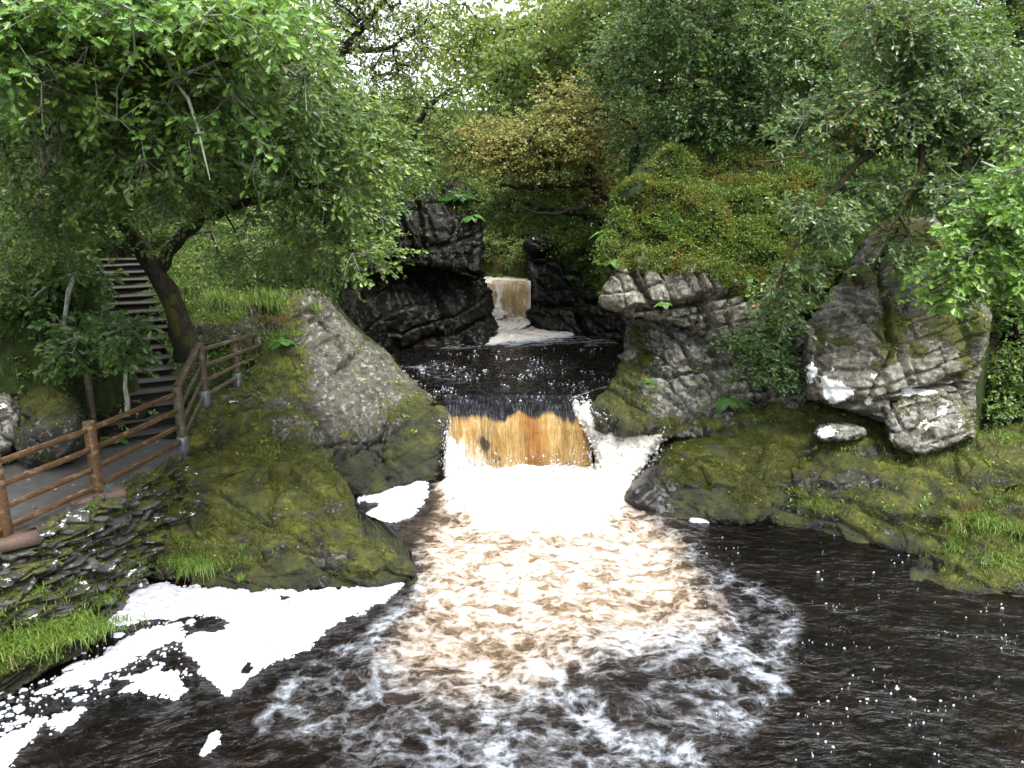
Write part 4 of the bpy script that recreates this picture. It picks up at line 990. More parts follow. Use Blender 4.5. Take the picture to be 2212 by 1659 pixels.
spray('broken_water', [(958, 990), (985, 985), (1010, 1000), (1045, 998), (1090, 1018), (1130, 1006), (1165, 1018), (1215, 1012), (1262, 996), (1340, 1020), (1385, 1035), (1350, 1080), (1290, 1100), (1200, 1085), (1100, 1095), (1010, 1090), (965, 1060)],
      [(960, 1030, 14.9), (1100, 1020, 15.1), (1270, 1020, 15.0), (1380, 1040, 14.3), (1290, 1098, 13.45), (1100, 1092, 13.55), (960, 1070, 14.0), (1150, 1055, 14.15)], wf, seed=31, rnd=.2, edge=24, en=24, noise=((.10, 2.2), (.05, 7), (.02, 20)))
spray('left_spray', [(962, 960), (972, 940), (986, 955), (1000, 985), (1022, 1010), (1018, 1040), (960, 1045), (960, 1000)],
      [(966, 905, 15.45), (985, 950, 15.35), (960, 1030, 15.0), (1010, 1030, 15.05)], wf, seed=32, rnd=.12, edge=10, en=7, noise=((.05, 4), (.03, 12)), thick=.2)

wf2 = empty('waterfall', (-.3, 29.3, 1.3), 'small distant waterfall between the dark cliffs at the head of the upper pool', 'waterfall')


def fn2(u, v, st):
    n1 = vnoise(st * np.array([2, 1.5, 1]), 4)
    white = .52 + .6 * ss(.55, .15, u) * ss(0, .5, v + .2 * n1) + .55 * ss(.80, 1, v) + .7 * ss(.22, .1, v) + .6 * ss(.93, 1, u) + .3 * np.exp(-((u - .55 + .15 * v) / .05) ** 2)
    dark = -.2 + .85 * np.exp(-((u - .75) / .12) ** 2 - ((v - .30) / .06) ** 2)
    return {'white': white, 'dark': dark, 'glide': np.zeros(len(u)), 'amb': .0 + .2 * n1}
curtain('water_sheet', lambda v: -1.75 + .0 * v, lambda v: .78 + 0 * v, [(30.6, 3.13), (30.0, 3.1), (29.75, 3.0), (29.55, 2.7), (29.4, 2.2), (29.3, 1.7), (29.2, 1.2)], 260, 170, wf2, fn2, 8, .8)
spray('white_strand', [(1036, 606), (1062, 602), (1074, 622), (1080, 650), (1098, 688), (1038, 694)], [(1040, 608, 29.9), (1066, 606, 29.8), (1076, 650, 29.2), (1094, 688, 28.9), (1040, 690, 28.9)], wf2, seed=34, rnd=.12, edge=8, en=10, noise=((.14, 1.6), (.07, 5)), step=2.5)
spray('broken_water', [(1040, 672), (1062, 684), (1100, 690), (1142, 680), (1146, 708), (1100, 712), (1040, 714)], [(1040, 690, 29.1), (1142, 690, 29.1), (1100, 711, 28.0)], wf2, seed=33, rnd=.15, edge=9, en=6, noise=((.10, 1.5), (.06, 4)), step=2.5)


# floating foam rafts: each a low slab of froth on the water
def raft(poly, label, en=9, cell=.015, hgt=.03, holes=.0, seed=0, group=None, soft=16):
    poly = np.array(poly, float); W = onz(poly[:, 0], poly[:, 1], 0.0)
    x0, y0 = W[:, :2].min(0) - .1; x1, y1 = W[:, :2].max(0) + .1
    xs = np.arange(x0, x1, cell); ys = np.arange(y0, y1, cell)
    X, Y = np.meshgrid(xs, ys); P = np.stack([X.ravel(), Y.ravel(), np.zeros(X.size)], 1)
    S = sdf(smooth_poly(W[:, :2], 1), P[:, 0], P[:, 1])
    S = S + en * .013 * (fbm(P * 2.2, 5, seed) * 1.7 + .8 * fbm(P * 9, 3, seed + 3) + .45 * vnoise(P * 28, 5))
    S = np.minimum(S, .25 * (fbm(P * 3.2, 4, seed + 19) + .42) + .5 * np.clip(S, 0, .3))
    if holes:
        S = np.minimum(S, .9 * (fbm(P * 1.6, 4, seed + 9) + holes))
    T = np.clip(S / .10, 0, 1)
    P[:, 2] = -.012 + (.030 + hgt * (.5 + .5 * fbm(P * 5, 3, 5))) * np.sqrt(np.clip(1 - (1 - T) ** 2, 0, 1)) + .004 * vnoise(P * 40, 3)
    nx = len(xs); ii = (np.arange(len(ys) - 1)[:, None] * nx + np.arange(nx - 1)[None]).ravel()
    q = np.stack([ii, ii + 1, ii + nx + 1, ii + nx], 1); q = q[(S[q] > 0).any(1)]
    used = np.unique(q); rm = np.full(len(P), -1); rm[used] = np.arange(len(used))
    o = mesh_obj('foam_raft', P[used], rm[q], 4, M['raft'])
    return tag(o, label, 'foam', group)


FG = 'rafts of white foam floating on the river'
raft([(215, 1345), (230, 1300), (335, 1255), (420, 1268), (560, 1272), (700, 1278), (872, 1250), (868, 1272), (800, 1318), (740, 1345), (692, 1368), (680, 1405), (620, 1420), (570, 1440), (500, 1498), (468, 1502), (455, 1470), (398, 1398), (402, 1372), (470, 1364), (498, 1342), (440, 1327), (330, 1338), (260, 1355)], 'largest sheet of white foam, beneath the mossy promontory', 9, holes=.45, seed=3, group=FG)
raft([(130, 1474), (170, 1440), (240, 1412), (260, 1390), (330, 1350), (395, 1352), (392, 1378), (330, 1402), (270, 1442), (220, 1458), (170, 1484)], 'long white foam raft left of the largest foam sheet, on dark water', 12, seed=5, group=FG)
raft([(243, 1502), (290, 1470), (350, 1452), (397, 1448), (396, 1512), (340, 1502), (290, 1492)], 'small ragged foam raft below the long one at lower left', 10, seed=7, group=FG)
raft([(420, 1632), (448, 1584), (482, 1578), (474, 1612), (440, 1638)], 'lone oval blob of foam near the bottom edge', 5, seed=9, group=FG)
raft([(-20, 1610), (40, 1570), (95, 1545), (104, 1580), (50, 1630), (-20, 1690)], 'patchy foam at the bottom left corner', 14, holes=.15, seed=11, group=FG)
raft([(98, 1560), (125, 1538), (176, 1524), (182, 1545), (145, 1572), (105, 1572)], 'small ring of foam just right of the corner patch', 8, holes=.35, seed=13, group=FG)
raft([(772, 1128), (795, 1104), (828, 1088), (780, 1088), (772, 1074), (850, 1052), (926, 1034), (928, 1080), (872, 1124), (800, 1130)], 'white foam wedge at the boulder foot left of the waterfall', 8, seed=15, group=FG)
raft([(1480, 1112), (1520, 1099), (1580, 1104), (1634, 1112), (1600, 1124), (1500, 1132)], 'thin white foam strip under the humped mossy rock', 6, seed=17, group=FG)
# loose flecks
r_ = np.random.default_rng(12); VV = []; QQ = []; k = 0
def fleck(x, y, a, z=0.0):
    global k
    nn = 10; an = np.arange(nn) / nn * 2 * np.pi; rad = r_.uniform(.75, 1.2, nn); el = r_.uniform(1, 2.0); th = r_.uniform(-.3, 1.0)
    bx = np.cos(an) * rad * a * el; by = np.sin(an) * rad * a
    rx = bx * np.cos(th) - by * np.sin(th); ry = bx * np.sin(th) + by * np.cos(th)
    for s_, h_ in ((1, -.004), (.85, .012 + a * .05), (.4, .018 + a * .12)):
        VV.append(np.stack([x + rx * s_, y + ry * s_, np.full(nn, z + h_)], 1))
    for q in range(2):
        for j in range(nn): QQ.append((k + q * nn + j, k + q * nn + (j + 1) % nn, k + (q + 1) * nn + (j + 1) % nn, k + (q + 1) * nn + j))
    QQ.append(tuple(k + 2 * nn + j for j in range(nn))); k += 3 * nn
for _ in range(420):
    px_ = r_.uniform(-20, 420); c_ = 1560 - .52 * px_; py_ = c_ + r_.normal(0, 34)
    if py_ > 1700 or py_ < 1330: continue
    p = onz(px_, py_, 0); fleck(p[0], p[1], r_.choice([.008, .015, .03, .06], p=[.4, .3, .22, .08]) * r_.uniform(.7, 1.3))
for _ in range(800):
    px_ = r_.uniform(1450, 2230); py_ = r_.uniform(1150, 1670)
    if abs(vnoise(np.array([[px_ / 190, py_ / 120, 0.5]]), 4)[0]) > .10: continue
    p = onz(px_, py_, 0); fleck(p[0], p[1], r_.choice([.004, .007, .011, .017], p=[.40, .35, .2, .05]) * r_.uniform(.7, 1.3))
for _ in range(900):
    px_ = r_.uniform(850, 1345); py_ = r_.uniform(752, 868)
    if vnoise(np.array([[px_ / 60, py_ / 12, 2.5]]), 9)[0] < .12: continue
    p = onz(px_, py_, 1.35)
    if sdf(chan_up, np.array([p[0]]), np.array([p[1]]))[0] < -.1: continue
    fleck(p[0], p[1], r_.choice([.006, .011, .02], p=[.5, .35, .15]), 1.355)
o = mesh_obj('foam_flecks', np.concatenate(VV), np.array([i for f in QQ for i in f]), np.array([len(f) for f in QQ]), M['fleck'])
tag(o, 'scattered flecks and bubbles of white foam on the dark water', kind='stuff')
# thrown spray around the cascade and the foot of the fall
dp = []
for line, n_, sp_, Yr in (([(1236, 872), (1262, 866), (1290, 905), (1400, 915), (1440, 930)], 260, 9, 15.0), ([(1430, 950), (1395, 1010), (1350, 1080)], 160, 10, 14.3), ([(966, 905), (960, 960), (958, 1030)], 160, 6, 15.1),
                         ([(985, 1000), (1100, 1008), (1250, 1000), (1290, 960)], 420, 14, 14.9), ([(1050, 690), (1146, 690)], 60, 4, 28.9)):
    L = np.array(line, float)
    for _ in range(n_):
        k_ = r_.integers(0, len(L) - 1); t_ = r_.uniform(); c_ = L[k_] * (1 - t_) + L[k_ + 1] * t_ + r_.normal(0, sp_, 2)
        dp.append(at(c_[0], c_[1], Yr + r_.normal(0, .15)))
dp = np.array(dp); a_ = r_.choice([.006, .010, .018, .03], len(dp), p=[.4, .35, .2, .05]) * (dp[:, 1] / 15)
oc = np.array([[1, 0, 0], [-1, 0, 0], [0, 1, 0], [0, -1, 0], [0, 0, 1.4], [0, 0, -1.4]]); ft = np.array([[0, 2, 4], [2, 1, 4], [1, 3, 4], [3, 0, 4], [2, 0, 5], [1, 2, 5], [3, 1, 5], [0, 3, 5]])
VV_ = (dp[:, None] + oc[None] * a_[:, None, None] * r_.uniform(.6, 1.3, (len(dp), 6, 1))).reshape(-1, 3)
o = mesh_obj('spray_droplets', VV_, (ft[None] + (np.arange(len(dp)) * 6)[:, None, None]).ravel(), 3, M['raft']); tag(o, 'droplets thrown up around the foot of the falls', kind='stuff')
print('water', round(time.time() - T0, 1))

# ------------------------------------------------------------------ foliage
def leaf_tpl(kind):
    if kind == 'oak':
        h = [(.12, .05), (.27, .24), (.37, .09), (.50, .37), (.61, .13), (.74, .36), (.84, .12), (.95, .15)]
    elif kind == 'lobed':
        h = [(.28, .29), (.43, .11), (.66, .39), (.83, .12)]
    elif kind == 'oval':
        h = [(.35, .24), (.7, .22)]
    else:
        h = [(.5, .36)]
    k = len(h)
    V = [(0, 0, 0), (1, 0, -.10)] + [(x, y, .10 * y / .25 - .08 * x * x) for x, y in h] + [(x, -y, .10 * y / .25 - .08 * x * x) for x, y in h]
    F = [[0] + [2 + k - 1 - i for i in range(k)][::-1][::1] + [1]]
    F = [[0] + [2 + i for i in range(k)] + [1], [1] + [2 + k + k - 1 - i for i in range(k)] + [0]]
    F[0] = F[0][::-1]; F[1] = F[1][::-1]
    return np.array(V), F


TPL = {k: leaf_tpl(k) for k in ('oak', 'lobed', 'oval', 'quad')}


def unit(a):
    return a / (np.linalg.norm(a, axis=-1, keepdims=True) + 1e-9)


def leaves(pos, d, nrm, size, tpl, var, wid=1.0):
    """instances of a leaf template baked into arrays"""
    V, F = TPL[tpl]; n = len(pos)
    d = unit(d); s = unit(np.cross(nrm, d)); u = np.cross(d, s)
    sz = size[:, None, None]
    VV = pos[:, None] + sz * (V[None, :, 0:1] * d[:, None] + V[None, :, 1:2] * s[:, None] * wid + V[None, :, 2:3] * u[:, None])
    base = (np.arange(n) * len(V))[:, None]
    L = np.concatenate([base + np.array(f)[None] for f in F], 1)
    sizes = np.tile([len(f) for f in F], n)
    return VV.reshape(-1, 3), L.ravel(), sizes, np.repeat(var, len(V))


def join(parts):
    V = []; L = []; S = []; A = []; n = 0
    for v, l, s, a in parts:
        V.append(v); L.append(l + n); S.append(s); A.append(a); n += len(v)
    return np.concatenate(V), np.concatenate(L), np.concatenate(S), np.concatenate(A)


def blob_points(blobs, n, r):
    """places inside a set of ellipsoids given as (px, py, Y, rx, ry, rY[, weight])"""
    wts = np.array([b[3] * b[4] * b[5] * (b[6] if len(b) > 6 else 1) for b in blobs], float); wts /= wts.sum()
    out = []
    for b, k in zip(blobs, r.multinomial(n, wts)):
        v = unit(r.normal(size=(k, 3))) * (r.uniform(.05, 1, (k, 1)) ** (1 / 2.2))
        Y = b[2] + v[:, 2] * b[5]
        out.append(at(b[0] + v[:, 0] * b[3], b[1] + v[:, 1] * b[4], np.maximum(Y, 3.0)))
    return np.concatenate(out)


def foliage(cen, out_dir, r, tpl, size, sprays, nleaf, spread, droop, varb=.5, varw=.3, flat=.6, twigs=True, twr=.003, patchf=.5, gaps=()):
    n = len(cen)
    c = np.repeat(cen, sprays, 0); o = np.repeat(out_dir, sprays, 0)
    d = unit(o * .7 + r.normal(size=(len(c), 3)) * np.array([1, 1, .45]) - np.array([0, 0, droop]))
    L = spread * r.uniform(.6, 1.2, len(c))
    c0 = c + r.normal(size=c.shape) * spread * .35
    tv = []
    if twigs:
        for k in range(1):
            pass
    t = np.tile(np.linspace(.15, 1.0, nleaf), len(c)); cc = np.repeat(c0, nleaf, 0); dd = np.repeat(d, nleaf, 0); LL = np.repeat(L, nleaf)
    m = len(cc)
    pos = cc + dd * (t * LL)[:, None] - np.array([0, 0, 1.]) * (droop * .5 * t * t * LL)[:, None] + r.normal(size=(m, 3)) * size * .25
    side = unit(np.cross(dd, [0, 0, 1.])) * np.where(np.arange(m) % 2 == 0, 1, -1)[:, None]
    ld = dd * (.35 + .6 * t[:, None]) + side * (1.05 - .6 * t[:, None]) + r.normal(size=(m, 3)) * .38
    ld[:, 2] -= .15
    nr = np.array([0, -.55, .75]) + r.normal(size=(m, 3)) * flat * 1.15
    sz = size * r.uniform(.65, 1.2, m)
    big = vnoise(pos * patchf, 71)
    var = np.clip(varb + varw * (.65 * big + .9 * r.normal(size=m) * .5), 0, 1)
    if gaps:
        qx, qy = proj(pos); keep = np.ones(m, bool)
        for poly, ymax, pr in gaps: keep &= ~((sdf(poly, qx, qy) > 0) & (pos[:, 1] < ymax) & (r.uniform(size=m) < pr))
        pos, ld, nr, sz, var = pos[keep], ld[keep], nr[keep], sz[keep], var[keep]
    return leaves(pos, ld, nr, sz, tpl, var), (c0, d, L)


def grow(trunks, targets, r, rtip=.006, kap=2.3, jit=.06, step=.35, rcap=.11):
    """limbs reaching from the trunks to every leaf cluster"""
    P = []; par = []; rad = []
    for t in trunks:
        pts = np.array([p[:3] for p in t], float); rr = np.array([p[3] for p in t], float)
        L = np.concatenate([[0], np.cumsum(np.linalg.norm(np.diff(pts, axis=0), axis=1))]); k = max(3, int(L[-1] / .25))
        s = np.linspace(0, L[-1], k); q = np.stack([np.interp(s, L, pts[:, j]) for j in range(3)], 1); rq = np.interp(s, L, rr)
        if k > 4:
            for _ in range(3): q[1:-1] = (q[:-2] + 2 * q[1:-1] + q[2:]) / 4
            q[1:-1] += r.normal(0, .02, (k - 2, 3))
        if P:
            d = np.linalg.norm(np.array(P) - q[0], axis=1); j0 = int(d.argmin())
        else: j0 = -1
        for i in range(k):
            P.append(q[i]); par.append(j0 if i == 0 else len(P) - 2); rad.append(rq[i])
    ntr = len(P)
    A = np.zeros((len(targets) * 14 + ntr, 3)); A[:ntr] = P; na = ntr
    fork = np.zeros(len(A)); 
    dist0 = np.min(np.linalg.norm(targets[:, None] - A[None, :ntr:3], axis=2), 1)
    tips = np.zeros(len(targets), int)
    for i in np.argsort(dist0):
        T = targets[i]; dv = T - A[:na]; d = np.sqrt((dv ** 2).sum(1))
        cost = d + .25 * np.maximum(0, -dv[:, 2] - .3) 
        cost[:ntr // 3] += .6
        j = int(cost.argmin()); dj = d[j]; k = min(12, max(1, int(dj / step)))
        prev = j; s = np.arange(1, k + 1) / k
        bend = r.normal(0, jit * dj, 3) * .5
        arch = np.array([0, 0, .10 * dj])
        pts = A[j] + dv[j] * s[:, None] + (bend + arch) * np.sin(np.pi * s)[:, None] + r.normal(0, .012 + jit * .25 * step, (k, 3)) * (s < .99)[:, None]
        for q in pts:
            A[na] = q; par.append(prev); rad.append(0); prev = na; na += 1
        tips[i] = prev
    A = A[:na]; acc = np.zeros(na); acc[tips] += rtip ** kap
    par = np.array(par)
    for i in range(na - 1, -1, -1):
        if par[i] >= 0: acc[par[i]] += acc[i]
    R = np.maximum(acc, rtip ** kap) ** (1 / kap); R[ntr:] = np.minimum(R[ntr:], rcap); R[:ntr] = np.array(rad[:ntr])
    # chains
    child = [[] for _ in range(na)]
    for i in range(na):
        if par[i] >= 0: child[par[i]].append(i)
    big = []; bigr = []; stack = [0]; seen = set()
    starts = [(-1, 0)]
    while starts:
        p0, i = starts.pop()
        ch = [p0, i] if p0 >= 0 else [i]
        cur = i
        while child[cur]:
            c = sorted(child[cur], key=lambda a: -R[a]) if cur >= ntr else sorted(child[cur], key=lambda a: (a != cur + 1))
            for b in c[1:]: starts.append((cur, b))
            cur = c[0]; ch.append(cur)
        rr = R[ch].copy()
        if p0 >= 0: rr[0] = min(rr[0], rr[1] * 1.25)
        big.append(A[ch]); bigr.append(rr)
    od = unit(A[tips] - A[np.maximum(par[tips], 0)])
    return big, bigr, A[tips], od


def tree(label, cat, trunks, blobs, n, leafmat, tpl='lobed', size=.09, sprays=6, nleaf=8, spread=.35, droop=.25, varb=.45, varw=.32, seed=1, bark='bark', sides=6, rtip=.006, twigs=True, twigmat=None,
         group=None, name='oak_tree', flat=.6, rcap=.10, patchf=.5, kap=2.3, gaps=()):
    r = np.random.default_rng(seed)
    T = blob_points(blobs, n, r)
    paths, radii, tips, od = grow(trunks, T, r, rtip=rtip, rcap=rcap, kap=kap)
    base = np.array(trunks[0][0][:3])
    root = empty(name, base, label, cat, group)
    V, Q = tubes(paths, radii, sides)
    # knobbly bark relief on thick wood
    V = V + .040 * np.stack([vnoise(V * 4 + k * 9, 3 + k) + .5 * vnoise(V * 11 + k, 13 + k) for k in range(3)], 1) * ss(0, 6, np.repeat([np.max(x) * 100 for x in radii], [len(x) * sides for x in radii]))[:, None]
    parent_keep(mesh_obj('trunk', V, Q, 4, M[bark]), root)
    (lv, ll, ls, la), (c0, d, L) = foliage(tips, od, r, tpl, size, sprays, nleaf, spread, droop, varb, varw, flat, patchf=patchf, gaps=gaps)
    crown = mesh_obj('crown', lv, ll, ls, M[leafmat], None, {"var": la}, False)
    parent_keep(crown, root)
    if twigs:
        mid = c0 + d * (L * .55)[:, None] - np.array([0, 0, 1]) * (droop * .15 * L)[:, None]; end = c0 + d * L[:, None] - np.array([0, 0, 1]) * (droop * .5 * L)[:, None]
        PT = np.stack([np.repeat(tips, sprays, 0), mid, end], 1)
        VV = []; ang = np.arange(3) * 2.094
        dirs_ = unit(PT[:, 2] - PT[:, 0]); S = unit(np.cross(dirs_, [0.1, 0.2, 1.])); U = np.cross(S, dirs_)
        rr = np.array([.8, .6, .3]) * rtip
        V3 = PT[:, :, None] + rr[None, :, None, None] * (np.cos(ang)[None, None, :, None] * S[:, None, None] + np.sin(ang)[None, None, :, None] * U[:, None, None])
        m = len(PT); b = (np.arange(m) * 9)[:, None, None] + (np.arange(2) * 3)[None, :, None]; j = np.arange(3)[None, None]; j2 = (j + 1) % 3
        Q3 = np.stack([b + j, b + j2, b + j2 + 3, b + j + 3], -1).reshape(-1, 4)
        parent_keep(mesh_obj('twigs', V3.reshape(-1, 3), Q3, 4, M[twigmat or bark]), crown)
    return root


def tp(px, py, Y, r): return (*at(px, py, Y), r)
def tg(x, y, r): return (x, y, float(ground_z2(np.array([[x, y]], float))[0]) - .3, r)


GAPS = [([(78, 110), (135, 110), (135, 300), (122, 440), (72, 440)], 12.3, .72), ([(270, 480), (350, 520), (372, 590), (420, 700), (340, 700), (300, 590), (262, 520)], 13.5, .45), ([(370, 600), (395, 520), (450, 470), (520, 420), (500, 480), (430, 520), (400, 620)], 13.5, .4)]   # lighter leafage in front of the bare stems
# left front oak, rooted on the knoll by the steps
tree('large spreading oak with forked mossy trunk beside the fence and steps, overhanging left side', 'tree',
     [[tp(412, 770, 13.6, .30), tp(400, 735, 13.5, .24), tp(385, 690, 13.4, .20), tp(366, 640, 13.3, .185), tp(338, 590, 13.2, .17), tp(318, 550, 13.0, .15), tp(286, 505, 12.7, .12), tp(240, 450, 12.0, .10), tp(170, 350, 11.0, .075), tp(90, 230, 10.0, .05)],
      [tp(340, 590, 13.2, .14), tp(362, 555, 13.2, .13), tp(378, 520, 13.0, .12), tp(415, 488, 12.6, .125), tp(450, 455, 12.2, .13), tp(520, 440, 12, .075), tp(600, 420, 11.6, .06), tp(700, 400, 11.2, .04)],
      [tp(450, 455, 12.2, .10), tp(440, 380, 11.6, .08), tp(400, 280, 10.6, .06), tp(360, 150, 9.6, .045), tp(330, 40, 9.0, .03)],
      [tp(440, 400, 11.7, .07), tp(520, 300, 11.2, .06), tp(600, 180, 10.6, .05), tp(650, 80, 10.2, .03)]],
     [(150, 80, 9.0, 230, 150, 1.6), (420, 80, 9.0, 230, 150, 1.6), (600, 180, 10.4, 150, 150, 1.6), (120, 300, 10.0, 190, 150, 1.6), (380, 290, 9.8, 210, 150, 1.8), (620, 330, 10.8, 190, 130, 1.6), (760, 300, 11.5, 120, 100, 1.2, 1.3),
      (150, 440, 10.8, 90, 80, 1.2), (330, 450, 12.0, 110, 60, .7, .7), (300, 430, 14.2, 160, 70, .8, .7), (520, 350, 11.4, 140, 50, 1.0, .7), (560, 500, 14.2, 150, 80, .7), (660, 470, 11.8, 90, 90, 1.2), (740, 470, 11.2, 110, 90, 1.0, 1.2), (800, 560, 11.0, 80, 50, .7, 1.6), (620, 560, 12.4, 130, 40, 1.0, 1.2), (60, 480, 11.5, 120, 110, 1.4), (500, 590, 14.2, 60, 30, .5), (840, 300, 12.0, 60, 70, .8)],
     860, 'leaf_oak', 'oak', .090, 7, 10, .36, .25, varb=.50, varw=.38, seed=11, bark='bark', twigmat='twig', flat=.55, gaps=GAPS)
# upper layer of the same side, its sunlit look put into brighter leaf colour
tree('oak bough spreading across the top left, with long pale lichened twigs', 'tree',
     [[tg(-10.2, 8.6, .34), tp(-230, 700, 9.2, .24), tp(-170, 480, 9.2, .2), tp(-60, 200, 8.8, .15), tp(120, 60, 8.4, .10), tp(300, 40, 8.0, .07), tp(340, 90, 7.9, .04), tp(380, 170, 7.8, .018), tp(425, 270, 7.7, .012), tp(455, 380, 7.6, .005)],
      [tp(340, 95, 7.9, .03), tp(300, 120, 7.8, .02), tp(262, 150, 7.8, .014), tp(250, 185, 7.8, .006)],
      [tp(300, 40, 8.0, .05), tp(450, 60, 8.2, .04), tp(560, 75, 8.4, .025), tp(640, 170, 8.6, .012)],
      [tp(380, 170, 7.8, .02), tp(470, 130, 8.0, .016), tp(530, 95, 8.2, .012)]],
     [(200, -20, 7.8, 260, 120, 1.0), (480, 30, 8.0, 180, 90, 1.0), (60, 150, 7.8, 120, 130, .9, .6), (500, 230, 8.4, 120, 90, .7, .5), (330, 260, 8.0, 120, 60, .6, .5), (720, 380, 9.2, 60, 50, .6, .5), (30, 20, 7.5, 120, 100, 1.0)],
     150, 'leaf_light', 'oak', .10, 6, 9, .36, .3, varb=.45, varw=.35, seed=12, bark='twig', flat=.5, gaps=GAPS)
# dark trunk, upper left
tree('tall dark-trunked oak standing behind the left bank', 'tree',
     [[tp(92, 760, 14.5, .34), tp(95, 600, 14.0, .27), tp(98, 430, 13.5, .24), tp(112, 250, 13, .235), tp(108, 120, 12.6, .22), tp(125, -60, 12.2, .18), tp(140, -160, 12, .12)], [tp(110, 230, 13, .09), tp(60, 190, 12.5, .06), tp(-20, 150, 12, .04)], [tp(110, 150, 13, .08), tp(220, 60, 12.6, .06), tp(330, -30, 12, .04)]],
     [(60, 20, 12.6, 200, 110, 1.8), (300, 0, 12.6, 200, 100, 1.8), (-20, 250, 13.4, 100, 150, 1.2), (240, 230, 14.5, 150, 120, 1.2), (0, 430, 13.6, 60, 120, 1)], 230, 'leaf_oak', 'lobed', .105, 7, 8, .42, .2, varb=.35, seed=13, bark='bark_dark')
# oaks on top of the left cliff, dark branches on the sky
SKG = 'thin-leaved oaks on the cliff top against the sky'
tree('wind-twisted oak on the left cliff top, dark branches against the white sky', 'tree',
     [[tp(690, 430, 22, .26), tp(680, 330, 22, .22), tp(650, 250, 21.6, .19), tp(690, 180, 21.2, .16), tp(740, 110, 21, .12), tp(800, 40, 20.8, .09), tp(850, -20, 20.6, .06)], [tp(680, 190, 21.2, .12), tp(600, 120, 20.8, .09), tp(560, 40, 20.6, .07)], [tp(740, 110, 21, .10), tp(840, 110, 21, .07), tp(910, 60, 21, .04)]],
     [(700, 60, 21, 110, 80, 2.0), (840, 50, 21, 110, 80, 2.0), (600, 120, 21, 120, 90, 1.8), (900, 100, 21, 60, 70, 1.2), (780, 160, 21.5, 120, 40, 1.2), (680, -60, 21, 240, 90, 2.5), (860, 150, 21.5, 80, 50, 1.2), (930, 40, 21, 50, 60, 1)], 430, 'leaf_yellow', 'quad', .12, 4, 6, .55, .1, varb=.22, varw=.25, seed=14, bark='bark_dark', sides=5, rtip=.010, rcap=.16, group=SKG)
tree('slender oak with snaking branches in the gap below the sky', 'tree',
     [[tp(885, 420, 25, .24), tp(872, 350, 25, .18), tp(890, 300, 25, .14), tp(905, 250, 25, .11), tp(950, 210, 25, .08), tp(985, 180, 25, .05)], [tp(890, 270, 25, .08), tp(840, 240, 25, .06), tp(800, 250, 24.6, .04)], [tp(870, 340, 25, .1), tp(830, 270, 24.5, .08), tp(800, 190, 24, .06)]],
     [(860, 210, 25, 80, 50, 1.4, 1), (960, 210, 25, 60, 40, 1.4), (800, 260, 24.5, 80, 60, 1.2), (930, 300, 25.5, 70, 40, 1.2, 1.2), (880, 330, 25.5, 70, 30, 1.2)], 130, 'leaf_oak', 'quad', .12, 4, 6, .5, .1, varb=.55, seed=15, bark='bark_dark', sides=5, rtip=.010, rcap=.13, group=SKG)
tree('bushy oak on the cliff edge above the dark rock', 'tree',
     [[tp(780, 520, 19.6, .2), tp(760, 430, 19.6, .16), tp(740, 350, 19.4, .13), tp(720, 290, 19.2, .10)], [tp(760, 430, 19.6, .08), tp(830, 380, 19.8, .05)]],
     [(720, 300, 19, 120, 60, 1.4), (820, 340, 19.4, 90, 50, 1.3), (640, 380, 18.6, 110, 80, 1.4), (760, 430, 19.0, 110, 60, 1.0), (860, 390, 21, 80, 30, 1.0), (600, 500, 17.6, 90, 60, 1.0), (690, 540, 18, 60, 50, .8)], 300, 'leaf_blue', 'lobed', .10, 6, 8, .42, .2, varb=.5, seed=16, bark='bark', sides=5)
# centre
tree('autumn oak with orange-brown leaves leaning over the gorge in the middle', 'tree',
     [[tp(1345, 500, 27, .26), tp(1310, 420, 26.8, .22), tp(1275, 395, 26.5, .20), tp(1262, 378, 26.5, .18), tp(1285, 350, 26.5, .12), tp(1262, 325, 26.5, .09), tp(1240, 300, 26.5, .06)],
      [tp(1272, 395, 26.5, .12), tp(1200, 402, 26.2, .10), tp(1130, 405, 26, .07), tp(1080, 400, 26, .04)], [tp(1180, 400, 26.2, .06), tp(1170, 375, 26, .05), tp(1110, 372, 26, .03)],
      [tp(1310, 430, 26.8, .10), tp(1240, 455, 26, .08), tp(1170, 468, 25.6, .06), tp(1120, 445, 25.4, .03)]],
     [(1180, 300, 26, 130, 60, 1.6, 1.4), (1240, 215, 26.5, 90, 50, 1.4, 1.0), (1080, 325, 26, 110, 50, 1.4), (1320, 250, 26.8, 50, 60, 1.2, .5), (1000, 320, 26.5, 60, 30, 1.2, .7), (1270, 320, 26.5, 70, 50, 1.3, 1.2), (1150, 370, 26, 90, 30, 1.2), (1040, 300, 27, 70, 35, 1.2), (1270, 410, 26.6, 60, 30, .9), (990, 280, 27, 30, 22, 1)], 400, 'leaf_autumn', 'quad', .12, 6, 7, .48, .15, varb=.45, varw=.42, seed=17, bark='bark_dark', sides=5, rtip=.009, rcap=.12)
tree('green oak branches low over the upper pool below the autumn oak', 'tree',
     [[tp(1330, 520, 28, .2), tp(1290, 470, 27.6, .14), tp(1230, 460, 27.2, .09), tp(1160, 450, 27, .06), tp(1110, 430, 27, .04)]],
     [(1170, 420, 27.5, 110, 40, 1.2), (1110, 460, 27.5, 70, 40, 1.0), (1230, 480, 28, 90, 40, 1.0), (1290, 500, 28, 60, 60, .9)], 170, 'leaf_oak', 'quad', .12, 6, 7, .42, .15, varb=.6, varw=.35, seed=18, bark='bark_dark', sides=4, rtip=.009)
